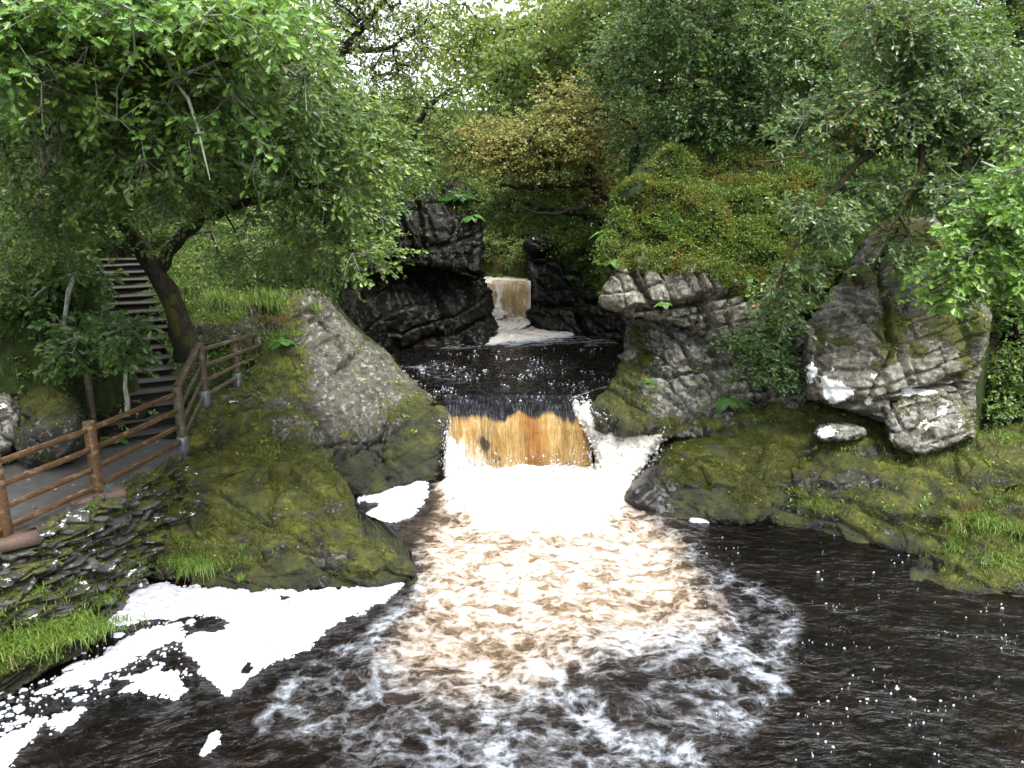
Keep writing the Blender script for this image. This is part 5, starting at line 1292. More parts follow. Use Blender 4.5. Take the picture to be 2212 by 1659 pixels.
# right side canopy
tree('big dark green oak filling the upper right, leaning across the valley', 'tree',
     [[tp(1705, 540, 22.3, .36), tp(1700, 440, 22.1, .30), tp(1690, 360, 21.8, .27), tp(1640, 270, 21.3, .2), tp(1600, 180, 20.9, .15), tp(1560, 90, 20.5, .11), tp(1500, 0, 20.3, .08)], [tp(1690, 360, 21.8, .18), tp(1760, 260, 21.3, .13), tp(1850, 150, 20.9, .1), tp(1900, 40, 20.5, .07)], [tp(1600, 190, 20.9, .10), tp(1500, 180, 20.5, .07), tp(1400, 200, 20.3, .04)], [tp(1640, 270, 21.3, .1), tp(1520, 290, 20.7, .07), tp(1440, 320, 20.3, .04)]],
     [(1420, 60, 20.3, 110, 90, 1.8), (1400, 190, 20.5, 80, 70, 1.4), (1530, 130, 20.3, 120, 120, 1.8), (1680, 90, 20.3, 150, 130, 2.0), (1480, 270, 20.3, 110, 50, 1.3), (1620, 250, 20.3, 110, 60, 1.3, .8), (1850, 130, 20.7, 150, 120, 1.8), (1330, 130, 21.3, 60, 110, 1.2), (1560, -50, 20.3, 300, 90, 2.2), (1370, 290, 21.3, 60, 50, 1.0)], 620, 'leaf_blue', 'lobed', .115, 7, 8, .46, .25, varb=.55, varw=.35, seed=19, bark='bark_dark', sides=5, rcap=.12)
tree('thick-trunked oak on the right hillside among hanging leaves', 'tree',
     [[tp(1590, 360, 24.5, .42), tp(1590, 250, 24.3, .36), tp(1585, 150, 24.0, .32), tp(1560, 30, 23.6, .26), tp(1540, -80, 23.3, .2)], [tp(1588, 180, 24.0, .15), tp(1660, 120, 23.8, .12), tp(1760, 40, 23.4, .08)], [tp(1585, 200, 24.0, .14), tp(1500, 230, 23.6, .10), tp(1420, 260, 23.2, .05)]],
     [(1480, 40, 24.0, 120, 100, 2.0), (1700, 40, 24.0, 150, 110, 2.0), (1900, 60, 24.4, 180, 100, 2.0), (1360, 90, 25.0, 70, 100, 1.5), (1820, 230, 24.6, 140, 60, 1.3, .7), (2120, 110, 24.0, 140, 120, 1.8)], 420, 'leaf_blue', 'quad', .13, 6, 7, .5, .2, varb=.45, seed=20, bark='bark', sides=6, rcap=.14)
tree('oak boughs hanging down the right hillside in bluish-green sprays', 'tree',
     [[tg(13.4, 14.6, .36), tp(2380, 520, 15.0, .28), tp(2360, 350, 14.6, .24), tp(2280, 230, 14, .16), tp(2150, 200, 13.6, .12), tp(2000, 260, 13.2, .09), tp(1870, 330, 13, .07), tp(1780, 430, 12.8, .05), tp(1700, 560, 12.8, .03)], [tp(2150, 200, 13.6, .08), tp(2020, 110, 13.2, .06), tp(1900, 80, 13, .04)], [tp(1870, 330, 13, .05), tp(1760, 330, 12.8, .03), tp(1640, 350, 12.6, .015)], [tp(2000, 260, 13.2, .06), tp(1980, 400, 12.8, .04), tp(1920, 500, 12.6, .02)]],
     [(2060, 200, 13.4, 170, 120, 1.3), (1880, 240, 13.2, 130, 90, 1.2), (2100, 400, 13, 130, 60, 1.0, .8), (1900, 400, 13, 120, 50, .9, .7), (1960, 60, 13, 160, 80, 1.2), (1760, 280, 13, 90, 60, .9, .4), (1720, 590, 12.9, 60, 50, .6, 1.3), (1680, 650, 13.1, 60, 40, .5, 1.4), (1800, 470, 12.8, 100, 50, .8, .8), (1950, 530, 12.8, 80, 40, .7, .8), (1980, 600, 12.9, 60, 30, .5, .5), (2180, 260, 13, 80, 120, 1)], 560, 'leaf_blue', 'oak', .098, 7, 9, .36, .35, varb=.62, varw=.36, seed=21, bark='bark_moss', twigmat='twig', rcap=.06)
tree('fresh bright green oak spray reaching in from the right edge', 'tree',
     [[tg(10.6, 10.8, .20), tp(2420, 640, 10.5, .15), tp(2360, 500, 10.2, .12), tp(2280, 450, 10, .08), tp(2190, 470, 9.8, .05), tp(2110, 520, 9.7, .03), tp(2060, 580, 9.6, .015)], [tp(2280, 450, 10, .05), tp(2190, 380, 9.9, .03), tp(2120, 350, 9.9, .015)]],
     [(2190, 390, 9.9, 60, 40, .5, 1), (2160, 480, 9.8, 80, 50, .5, 1.4), (2080, 560, 9.7, 60, 38, .4, 1.5), (2180, 570, 9.8, 60, 40, .4, 1.2), (2060, 620, 9.7, 34, 22, .3, 1.4), (2240, 450, 10, 50, 100, .5)], 130, 'leaf_light', 'oak', .098, 6, 9, .30, .25, varb=.5, varw=.3, seed=22, bark='twig', flat=.5)
tree('low glossy oak bush hanging over the rock between outcrop and big boulder', 'bush',
     [[tp(1700, 650, 15.6, .07), tp(1680, 700, 15.0, .05), tp(1650, 740, 14.7, .035), tp(1600, 750, 14.6, .015)]],
     [(1610, 740, 14.5, 55, 30, .4), (1660, 780, 14.4, 60, 40, .4, 1.2), (1700, 820, 14.4, 35, 30, .3), (1680, 710, 14.7, 40, 40, .3), (1590, 800, 14.6, 40, 18, .3, .6)], 85, 'leaf_blue', 'oak', .085, 6, 8, .24, .2, varb=.62, seed=23, bark='bark', name='oak_bush')
tree('leafy shrub filling the dark recess beyond the big boulder at the right edge', 'bush',
     [[tp(2230, 900, 15.2, .06), tp(2210, 780, 15.2, .05), tp(2190, 680, 15.0, .03)], [tp(2210, 800, 15.2, .03), tp(2160, 860, 14.8, .015)]],
     [(2190, 660, 15, 50, 60, .5), (2200, 800, 14.9, 60, 70, .4), (2170, 900, 14.4, 40, 40, .3), (2220, 560, 15, 60, 60, .5)], 120, 'leaf_oak', 'lobed', .09, 6, 8, .26, .2, varb=.4, seed=26, bark='bark', name='shrub')
tree('sycamore sapling with broad dark leaves left of the steps', 'bush',
     [[tp(275, 900, 11.9, .04), tp(270, 800, 11.8, .035), tp(262, 740, 11.7, .03), tp(250, 690, 11.7, .02)], [tp(262, 760, 11.7, .02), tp(200, 740, 11.6, .01)]],
     [(200, 720, 11.7, 80, 40, .4), (270, 740, 11.6, 60, 50, .4), (150, 760, 11.7, 60, 40, .3), (300, 800, 12.3, 30, 24, .2, .8), (215, 610, 12.6, 40, 40, .3, .8), (60, 640, 12.2, 80, 50, .5), (120, 580, 12.6, 80, 60, .6)], 110, 'leaf_oak', 'oak', .12, 6, 7, .26, .2, varb=.3, seed=24, bark='twig', name='sapling')
print('trees', round(time.time() - T0, 1))

# woodland up the valley sides
FG2 = 'woodland trees up the valley sides'
fr = np.random.default_rng(5)
far = []
def far_tree(kindi):
    r = np.random.default_rng(60 + kindi)
    h = 9.0
    trunk = [[(0, 0, -.6, .30), (.1, 0, 2.0, .24), (-.1, .1, 4.0, .18), (.1, 0, 6.0, .10), (.2, 0, 7.6, .05)]]
    lob = []
    for _ in range(13):
        a = r.uniform(0, 6.28); rr = r.uniform(.6, 3.0); z = r.uniform(2.6, 8.2)
        lob.append((np.array([rr * math.cos(a), rr * math.sin(a), z]), r.uniform(.9, 1.7)))
    nq = [26, 22, 15][kindi]; T = np.concatenate([c + unit(r.normal(size=(nq, 3))) * s * (r.uniform(.2, 1, (nq, 1)) ** .5) * np.array([1, 1, .7]) for c, s in lob])
    paths, radii, tips, od = grow(trunk, T, r, rtip=.014, rcap=.12, step=.7)
    V, Q = tubes(paths, radii, 4)
    root = empty('woodland_tree', (0, 0, 0))
    parent_keep(mesh_obj('trunk', V, Q, 4, M['bark_dark']), root)
    (lv, ll, ls, la), _ = foliage(tips, od, r, 'quad', .19, 6, 7, .75, .1, [.35, .55, .5][kindi], .34, .6, patchf=.35)
    parent_keep(mesh_obj('crown', lv, ll, ls, M[['leaf_far', 'leaf_far', 'leaf_yellow'][kindi]], None, {"var": la}, False), root)
    return root
protos = [far_tree(k) for k in range(3)]
used_p = [False] * 3
kinds = ['dense dark green', 'mid green', 'pale yellowing']
spots = [  # px of the trunk, distance, top px, kind, where
 (985, 46, 262, 0, 'in the valley gap under the white sky'), (1130, 40, -30, 2, 'right of the sky gap, tallest crown of the middle'), (1190, 36, -50, 1, 'behind the top of the autumn oak'), (1290, 38, -90, 2, 'above and right of the autumn oak'),
 (1120, 50, 150, 2, 'far up the valley, centre right'), (1030, 56, 235, 1, 'farthest up the valley under the sky gap'), (1370, 33, -40, 1, 'left of the dark upper-right oaks'), (1240, 32, 330, 0, 'low behind the gorge, right of its middle'),
 (1100, 33, 385, 1, 'low in the gorge behind the small waterfall'), (930, 34, 335, 1, 'behind the cliff top, left of the gap'), (820, 38, 200, 2, 'behind the slender snaking oak'), (720, 36, 190, 1, 'behind the wind-twisted oak'),
 (600, 30, 200, 0, 'upper left, behind the large spreading oak'), (470, 31, 60, 1, 'upper left centre, mostly hidden'), (330, 29, 20, 0, 'upper left, high on the bank'), (180, 28, 60, 1, 'left, high on the bank behind the dark trunk'),
 (20, 27, 0, 0, 'far left, high on the bank'), (380, 22.5, 330, 0, 'on the left slope just above the steps'), (120, 22, 330, 0, 'on the left slope near the edge'), (560, 24, 330, 1, 'on the left slope behind the knoll'),
 (1480, 30, 0, 0, 'right, behind the dark hillside oaks'), (1620, 29, -40, 1, 'right of centre on the hill crest'), (1780, 28, -60, 0, 'on the right hill crest behind the thick trunk'), (1950, 27, -60, 1, 'upper right hill crest'), (2110, 26, -40, 0, 'upper right corner hillside'), (2260, 25, -20, 1, 'at the right edge of the hillside'),
 (650, 25.5, 320, 0, 'left cliff top behind the bushy oak'), (1420, 44, -30, 2, 'pale crown seen through the right oaks'), (880, 60, 200, 2, 'distant, low in the gap left of the sky'), (1180, 62, 170, 1, 'distant, right of the gap'),
 (250, 20.5, 420, 0, 'over the top of the steps')]
from collections import defaultdict
for px_, Y_, top, kd, where in spots:
    if abs(px_ - 1020) > 270 and top < 120: top -= 110      # tall crowns raised out of view to darken reflections on the water
    src = protos[kd]
    g = at(px_, 475, Y_); x_ = g[0]; z0 = gz_at(x_, Y_)
    ztop = at(px_, top, Y_)[2]
    hh = max(3.0, min(ztop - z0, 22.0)); s_ = hh / 8.9
    sw = min(max(s_, .55), 1.9)
    if not used_p[kd]: o = src; used_p[kd] = True
    else:
        o = src.copy(); C.objects.link(o)
        for ch in src.children:
            c = ch.copy(); C.objects.link(c); c.parent = o; c.matrix_parent_inverse = ch.matrix_parent_inverse.copy()
    o.location = (x_, Y_, z0); o.rotation_euler = (0, 0, fr.uniform(0, 6.28)); o.scale = (sw, sw, s_)
    tag(o, ('%s woodland tree %s' % (kinds[kd], where)), 'tree', FG2)
for kd in range(3):
    if not used_p[kd]:
        for ch in list(protos[kd].children): bpy.data.objects.remove(ch)
        bpy.data.objects.remove(protos[kd])
print('far', round(time.time() - T0, 1))


# ------------------------------------------------------------------ low plants grown over the surfaces
def pick(key, n, r, box=None, minz=None, mossy=None, poly=None, dens=None):
    P, nr, px, py, ms, t, we = SURF[key]
    m = np.ones(len(P), bool)
    if box: m &= (px > box[0]) & (px < box[2]) & (py > box[1]) & (py < box[3])
    if minz is not None: m &= nr[:, 2] > minz
    if poly is not None: m &= sdf(poly, px, py) > 0
    if mossy is not None: m &= (ms + .8 * vnoise(P * 2.2, 31)) > mossy
    m &= we < .6
    i = np.where(m)[0]
    if len(i) == 0: return np.zeros((0, 3)), np.zeros((0, 3))
    # areas seen at a slant need more plants: weight by the distance squared over the facing
    V = unit(np.array([0, 0, HC]) - P[i]); fc = np.clip((V * nr[i]).sum(1), .12, 1); wt = (P[i, 1] ** 2) / fc
    j = r.choice(i, n, p=wt / wt.sum())
    return P[j] + r.normal(0, .012, (n, 3)), nr[j]


def bushlets(P, nr, r, size, nper, spread, h, tpl='oval', varb=.45, varw=.35):
    n = len(P); c = np.repeat(P, nper, 0); nn = np.repeat(nr, nper, 0)
    hv = unit(nn * .5 + np.array([0, 0, 1.])) 
    q = r.normal(size=(len(c), 3)); q = unit(q) * (r.uniform(0, 1, (len(c), 1)) ** .45); q[:, 2] = np.abs(q[:, 2])
    hs = np.repeat(r.uniform(.4, 1.0, n) + .7 * (r.uniform(size=n) < .12), nper)[:, None]
    pos = c + q * np.array([spread, spread, h]) * hs + nn * .02
    d = unit(q + r.normal(size=q.shape) * .6); nv = np.array([0, 0, 1.]) + r.normal(size=q.shape) * .6
    tone = np.repeat(np.clip(.75 * r.normal(size=n) * .4, -.5, .5), nper)
    var = np.clip(varb + varw * (.8 * vnoise(pos * .9, 5) + tone + .35 * r.normal(size=len(c))), 0, 1)
    return leaves(pos, d, nv, size * r.uniform(.6, 1.3, len(c)), tpl, var)


def blades(P, r, n, length, width, droop=.6, up=1.0, varb=.5, lean=None, spread=.05):
    """curved grass blades: n per place"""
    m = len(P) * n; c = np.repeat(P, n, 0) + r.normal(size=(m, 3)) * np.array([spread, spread, .01])
    a = r.uniform(0, 6.28, m); out = np.stack([np.cos(a), np.sin(a), np.zeros(m)], 1)
    if lean is not None: out = unit(out + np.array(lean))
    L = length * r.uniform(.5, 1.15, m); th = r.uniform(.15, 1.0, m) 
    sidev = np.stack([-out[:, 1], out[:, 0], np.zeros(m)], 1)
    Vs = []; segs = 4
    for k in range(segs + 1):
        t = k / segs
        x = th * L * (t ** 1.3) * .8; z = up * L * (t - droop * th * t * t * 1.25)
        p = c + out * x[:, None]; p[:, 2] += z
        w_ = width * (1 - t ** 1.5) * .5 + .0006
        Vs.append(p + sidev * w_); Vs.append(p - sidev * w_)
    V = np.stack(Vs, 1).reshape(-1, 3); b = (np.arange(m) * (2 * segs + 2))[:, None]
    L_ = np.concatenate([b + np.array([2 * k, 2 * k + 1, 2 * k + 3, 2 * k + 2])[None] for k in range(segs)], 1)
    var = np.clip(varb + .22 * r.normal(size=m), 0, 1)
    return V, L_.ravel(), np.full(m * segs, 4), np.repeat(var, 2 * segs + 2)


def fern(loc, r, nf=9, L=.7, label=None, lean=(0, -.3, 0), var=.5, group=None, up=.75):
    parts = []
    for k in range(nf):
        a = 6.283 * k / nf + r.uniform(-.3, .3); out = np.array([math.cos(a), math.sin(a), 0]) + np.array(lean); out /= np.linalg.norm(out)
        ln = L * r.uniform(.7, 1.1); T = np.linspace(.06, 1, 22); el = r.uniform(.5, 1.1) * up
        P = np.array(loc) + out * (ln * T * .85)[:, None]; P[:, 2] += ln * (el * T - (el + r.uniform(.05, .45)) * T ** 2 * .9)
        tg = unit(np.gradient(P, axis=0)); sv = unit(np.cross(tg, [0, 0, 1.]))
        pl = ln * .26 * np.sin(np.pi * np.clip(T * .93 + .07, 0, 1)) ** .8 + .01
        for s_ in (1, -1):
            d = sv * s_ + tg * .35 + np.array([0, 0, -.12])
            parts.append(leaves(P, d, np.cross(tg, sv) * -1 + r.normal(0, .12, (22, 3)), pl, 'oval', np.clip(np.full(22, var) + r.normal(0, .15), 0, 1), .48))
        sv2 = sv * .004
        nP = len(P); V = np.concatenate([P + sv2, P - sv2]); i = np.arange(nP - 1)
        parts.append((V, np.stack([i, i + 1, nP + i + 1, nP + i], 1).ravel(), np.full(nP - 1, 4), np.full(2 * nP, .3)))
    V, Lp, S, A = join(parts)
    o = mesh_obj('fern', V, Lp, S, M['fern'], None, {"var": A}, False)
    return tag(o, label, 'fern', group)


vr = np.random.default_rng(77)
# bilberry and heather mats on the right mound
m1 = [(1310, 600), (1312, 520), (1335, 440), (1420, 350), (1520, 320), (1680, 330), (1760, 400), (1780, 560), (1740, 690), (1640, 650), (1540, 600), (1450, 585), (1380, 560)]
P_, n_ = pick('hill', 3600, vr, poly=m1)
cov = vnoise(P_ * .8, 12) > -.30
mo = mesh_obj('bilberry_shrubs', *bushlets(P_[cov], n_[cov], vr, .032, 34, .15, .18)[:3], M['bilberry'], None, None, False)
bpy.data.objects.remove(mo)
def stuff(name, arrs, mat, label, cat=None):
    V, L_, S, A = arrs
    o = mesh_obj(name, V, L_, S, M[mat], None, {"var": A}, False)
    return tag(o, label, None, None, 'stuff')
hs_ = [(1335, 545), (1500, 560), (1660, 610), (1760, 650), (1745, 705), (1660, 690), (1590, 640), (1500, 605), (1440, 598), (1350, 590)]
Pa, na = pick('outcrop_up', 420, vr, poly=hs_); Pb, nb_ = pick('outcrop_low', 160, vr, poly=hs_)
P_ = np.concatenate([P_, Pa, Pb]); n_ = np.concatenate([n_, na, nb_]); cov = np.concatenate([cov, vr.uniform(size=len(Pa) + len(Pb)) < .55])
stuff('bilberry', bushlets(P_[cov], n_[cov], vr, .062, 40, .17, .20, varb=.62), 'bilberry', 'springy green bilberry shrubs over the mound above the outcrop')
stuff('heather', bushlets(P_[~cov], n_[~cov], vr, .055, 40, .17, .20, varb=.6), 'heather', 'brownish heathery bilberry over the edge of the mound')
P_, n_ = pick('hill', 5200, vr, poly=[(1400, 340), (1520, 290), (2330, 100), (2330, 560), (2000, 520), (1850, 620), (1760, 640), (1740, 400), (1600, 330)])
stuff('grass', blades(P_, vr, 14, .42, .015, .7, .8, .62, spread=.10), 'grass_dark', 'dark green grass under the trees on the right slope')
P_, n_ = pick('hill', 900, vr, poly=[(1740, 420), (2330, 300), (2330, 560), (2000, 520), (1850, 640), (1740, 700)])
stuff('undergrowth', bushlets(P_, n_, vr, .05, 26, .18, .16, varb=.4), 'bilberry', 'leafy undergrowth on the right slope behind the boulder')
# moss tufts on mossy rocks
parts = []
for key, n, th in (('rock_promontory', 13000, .40), ('boulder', 6000, .35), ('hump', 11000, .35), ('ledge', 12000, .3), ('bank_right', 2500, .3), ('outcrop_low', 2500, .5), ('boulder_right', 2500, .35), ('outcrop_up', 800, .3), ('slope_back', 500, .4), ('b3', 900, .3), ('stone_wall', 2200, .35), ('b2', 700, .3), ('knoll', 700, .3)):
    P_, n_ = pick(key, n, vr, mossy=th)
    if len(P_) == 0: continue
    c = np.repeat(P_, 6, 0); nn = np.repeat(n_, 6, 0); q = vr.normal(size=c.shape)
    pos = c + q * .020 ; d = unit(nn + q * .55); nv = unit(vr.normal(size=c.shape))
    parts.append(leaves(pos, d, nv, vr.uniform(.012, .030, len(c)), 'quad', np.clip(.45 + .35 * vnoise(pos * 3, 8) + .18 * vr.normal(size=len(c)), 0, 1), .8))
stuff('moss', join(parts), 'mosstuft', 'feathery yellow-green moss over the damp rocks')
# small leafy weeds in cracks
parts = []
for key, n, box, th in (('boulder', 26, None, .2), ('outcrop_low', 40, (1350, 700, 1740, 930), None), ('outcrop_up', 26, None, None), ('ledge', 60, (1560, 900, 2300, 1200), None), ('cliff_up', 60, (620, 400, 1050, 600), None), ('cliff_right', 30, (1180, 500, 1340, 640), None), ('recess', 200, None, None), ('lbank', 90, None, None), ('boulder_right', 30, (1850, 560, 2130, 780), .1), ('knoll', 80, None, None)):
    P_, n_ = pick(key, n, vr, box=box, mossy=th)
    parts.append(bushlets(P_, n_, vr, .055, 16, .10, .09, 'oval', .6))
stuff('weeds', join(parts), 'leaf_light', 'small bright green leafy weeds rooted in the rock cracks')
parts = []
for key, n, poly, sc_ in (('cliff_up', 260, [(620, 560), (700, 440), (780, 400), (1050, 370), (1060, 470), (960, 440), (820, 440), (720, 560)], 1), ('cliff_right', 500, [(1180, 490), (1250, 500), (1340, 560), (1350, 640), (1290, 640), (1230, 560)], 1), ('slope_back', 160, None, 1)):
    P_, n_ = pick(key, n, vr, poly=poly)
    parts.append(bushlets(P_, n_, vr, .085, 26, .26, .26, 'oval', .45))
stuff('ivy', join(parts), 'leaf_oak', 'ivy and low leaves draped over the gorge cliffs')
parts = []
for key, n, poly, L_ in (('ledge', 500, [(1500, 900), (2300, 900), (2300, 1200), (1500, 1130)], .12), ('bank_right', 500, None, .16), ('stone_wall', 500, [(-80, 1330), (200, 1230), (330, 1180), (330, 1300), (0, 1560)], .16), ('stone_wall', 150, None, .10), ('knoll', 400, None, .2), ('rock_promontory', 160, [(320, 1150), (600, 1190), (600, 1290), (320, 1290)], .14), ('boulder', 200, [(430, 700), (660, 640), (680, 760), (560, 880), (430, 900)], .13)):
    P_, n_ = pick(key, n, vr, minz=.15, poly=poly); parts.append(blades(P_, vr, 7, L_, .007, .8, .8, .55, spread=.05))
stuff('grass', join(parts), 'grass', 'thin scattered grass on ledges, slates and mossy rocks')
# left slope undergrowth on the ground itself
gp = []
while len(gp) < 9000:
    px_, Y_ = vr.uniform(-80, 720), 9.0 + 17 * vr.uniform(0, 1) ** 1.3
    gp.append((px_, Y_))
gp = np.array(gp); gxy = np.stack([(gp[:, 0] - 1106) / FPX * gp[:, 1] * 1.02, gp[:, 1]], 1)
gzz = ground_z2(gxy); GP = np.c_[gxy, gzz]
stp = (sdf([(-5.4, 12.4), (-7.6, 12.2), (-11.6, 18.6), (-9.8, 20)], GP[:, 0], GP[:, 1]) < .25) & (sdf([(-5.9, 3), (-5.6, 12.9), (-7.9, 12.9), (-8.5, 11), (-8.6, 3)], GP[:, 0], GP[:, 1]) < .1) & (sdf(chan_up, GP[:, 0], GP[:, 1]) < -1.2)
GP = GP[stp]
UPN = np.tile([0, 0, 1.], (len(GP), 1))
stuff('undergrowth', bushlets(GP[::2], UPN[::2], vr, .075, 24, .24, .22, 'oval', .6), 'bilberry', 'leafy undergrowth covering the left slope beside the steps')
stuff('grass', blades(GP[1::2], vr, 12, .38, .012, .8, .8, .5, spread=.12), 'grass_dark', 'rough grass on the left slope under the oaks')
GQ = np.stack([vr.uniform(8.6, 22, 3800), vr.uniform(1, 22, 3800)], 1); GQ = np.c_[GQ, ground_z2(GQ)]; UQ = np.tile([0, 0, 1.], (len(GQ), 1))
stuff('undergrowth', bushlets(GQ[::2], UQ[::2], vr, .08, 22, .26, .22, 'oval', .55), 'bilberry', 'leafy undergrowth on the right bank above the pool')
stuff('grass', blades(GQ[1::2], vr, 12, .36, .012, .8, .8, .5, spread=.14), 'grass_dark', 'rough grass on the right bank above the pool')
gp = np.stack([vr.uniform(700, 1400, 2600), vr.uniform(27, 50, 2600)], 1); gxy = np.stack([(gp[:, 0] - 1106) / FPX * gp[:, 1] * 1.02, gp[:, 1]], 1)
GP = np.c_[gxy, ground_z2(gxy)]; GP = GP[(sdf(chan_top, GP[:, 0], GP[:, 1]) < -.6) & (sdf(chan_up, GP[:, 0], GP[:, 1]) < -1)]
stuff('scrub', bushlets(GP, np.tile([0, 0, 1.], (len(GP), 1)), vr, .15, 26, .55, .6, 'quad', .5), 'leaf_oak', 'green scrub filling the valley floor behind the gorge')

# ferns
FN = 'ferns growing from the rocks'
def at_surf(key, px_, py_, off=.03):
    P, nr, px, py, *_ = SURF[key]
    i = int(((px - px_) ** 2 + (py - py_) ** 2).argmin()); return P[i] + nr[i] * off
for key, x, y, nf, L, v, lab in (('cliff_up', 1000, 412, 15, .62, .15, 'large dark green fern clump crowning the left gorge cliff'), ('cliff_up', 1030, 470, 8, .42, .6, 'fern hanging on the corner of the left cliff below the big fern'),
        ('outcrop_up', 1600, 600, 7, .42, .95, 'yellow-green fern on the moss above the grey overhang'), ('boulder_right', 1925, 725, 12, .42, .7, 'bright fern growing on the face of the big right boulder'),
        ('outcrop_low', 1585, 860, 9, .50, .6, 'arching fern at the foot of the outcrop under the oak bush'), ('outcrop_up', 1335, 565, 7, .5, .8, 'fern on the left lip of the overhang'), ('hill', 1316, 510, 7, .5, .85, 'fern leaning over the gorge from the mound edge'),
        ('outcrop_up', 1440, 650, 5, .22, .85, 'tiny fern on the face of the grey overhang'), ('outcrop_low', 1410, 815, 6, .22, .7, 'small fern low on the white-speckled rock'), ('boulder', 605, 745, 5, .3, .6, 'little fern on the mossy shoulder of the left boulder'),
        ('recess', 2170, 700, 8, .5, .4, 'dark fern in the shadowed recess at the right edge'), ('cliff_right', 1230, 592, 6, .4, .6, 'small fern on the dark rock right of the distant waterfall'), ('lbank', 250, 960, 6, .25, .6, 'small fern behind the fence beside the lowest steps')):
    fern(at_surf(key, x, y, .09), vr, nf + 2, L * 1.45, lab, (0, -.35, 0), v, FN)


# grass tufts and clumps that stand out one by one
GT = 'grass tufts on the banks'
def tuft(loc, n, L, mat, label, lean=(0, -.3, 0), spread=.06, droop=.9, w_=.008, n2=1, var=.6, up=1.0, rad=0):
    loc = np.array(loc, float)
    pts = loc + (vr.normal(size=(n2, 3)) * np.array([rad, rad * .5, 0]) if n2 > 1 else 0)
    V, L_, S, A = blades(np.atleast_2d(pts), vr, n, L, w_, droop, up, var, lean, spread)
    o = mesh_obj('grass_tuft', V, L_, S, M[mat], None, {"var": A}, False)
    if n2 > 1: return tag(o, label, None, None, 'stuff')
    return tag(o, label, 'grass tuft', GT)
tuft(at_surf('knoll', 480, 652), 700, .50, 'grass', 'left of two bright overhanging grass tussocks on the dark knoll', spread=.16, droop=1.15, w_=.012)
tuft(at_surf('knoll', 575, 652), 900, .60, 'grass', 'right and bigger of two overhanging grass tussocks on the dark knoll', spread=.18, droop=1.15, w_=.012)
tuft(at_surf('knoll', 585, 690), 260, .5, 'grass_red', 'reddish dead grass hanging under the bigger tussock', spread=.16, droop=1.5, up=.6, w_=.01)
tuft(at_surf('boulder', 680, 668), 200, .30, 'grass', 'grass tuft on the shoulder of the grey boulder', spread=.08, droop=1.1)
tuft(at_surf('boulder', 610, 720), 260, .26, 'grass', 'fringe of short grass across the mossy top of the boulder', spread=.3, droop=1.0)
tuft(at_surf('boulder', 590, 795), 200, .22, 'grass', 'thin grass fringe on the ledge under the weathered fence', spread=.25, droop=1.0)
tuft(at_surf('rock_promontory', 560, 976), 160, .18, 'grass', 'short grass where boulder and promontory meet', spread=.2)
tuft(at_surf('rock_promontory', 440, 1215), 420, .42, 'grass', 'combed-over grass clump at the foot of the promontory', lean=(-.6, -.8, 0), spread=.12, droop=1.25, w_=.009)
tuft(at_surf('rock_promontory', 395, 1215), 200, .24, 'grass', 'small leafy grass clump left of the combed-over one', spread=.16, droop=.9)
tuft(at_surf('rock_promontory', 525, 1250), 70, .14, 'grass', 'tiny grass sprig at the foam edge', spread=.04)
o_ = tuft(at_surf('stone_wall', 90, 1370), 26, .34, 'grass', 'wide grassy bank sloping to the water at the left edge', lean=(.5, -.7, 0), spread=.07, droop=1.1, n2=60, rad=.42, w_=.010)
tuft(at_surf('stone_wall', 215, 1290), 300, .24, 'grass', 'leafy green clump on the slate bank above the foam', spread=.13)
tuft(at_surf('stone_wall', 190, 1100), 40, .12, 'grass', 'small green plant beside the nearest brown post', spread=.03)
tuft(at_surf('stone_wall', 20, 1400), 500, .32, 'grass', 'thick grass tussock touching the left frame edge', lean=(.4, -.6, 0), spread=.25, droop=1.1, w_=.01)
tuft(at_surf('bank_right', 2080, 1195), 260, .28, 'grass', 'pale green grass tuft on the right bank rock', lean=(-.3, -.7, 0), spread=.10, droop=1.1)
tuft(at_surf('ledge', 2100, 1112), 240, .26, 'grass_red', 'straw-coloured dead tussock above the right bank', spread=.07, droop=1.3)
tuft(at_surf('bank_right', 2170, 1130), 24, .30, 'grass', 'wide bright grass patch at the right edge', lean=(-.3, -.6, 0), spread=.08, droop=1.0, n2=40, rad=.4)
tuft(at_surf('bank_right', 2150, 1225), 300, .26, 'grass', 'low grass on the mossy rock at the bottom right bank', spread=.18, droop=1.0)
tuft(at_surf('ledge', 2000, 990), 200, .24, 'grass', 'thin grass below the white-spotted mossy boulder', spread=.3, droop=1.1)
tuft(at_surf('ledge', 1840, 975), 140, .20, 'grass', 'wispy grass on the ledge left of the pale stone', spread=.18, droop=1.2)
tuft(at_surf('ledge', 1780, 1110), 160, .2, 'grass', 'small grass at the waterline right of the mossy hump', spread=.2)
tuft(at_surf('outcrop_low', 1415, 840), 160, .24, 'grass', 'hanging grass on the moss left of the speckled rock', spread=.08, droop=1.4, up=.8)
tuft(at_surf('ledge', 2190, 960), 30, .2, 'grass', 'bright weeds and grass along the top of the right ledge', spread=.1, n2=30, rad=.5)
tuft(at_surf('outcrop_low', 1530, 935), 160, .2, 'grass', 'grass at the foot of the outcrop beside the fern', spread=.2)


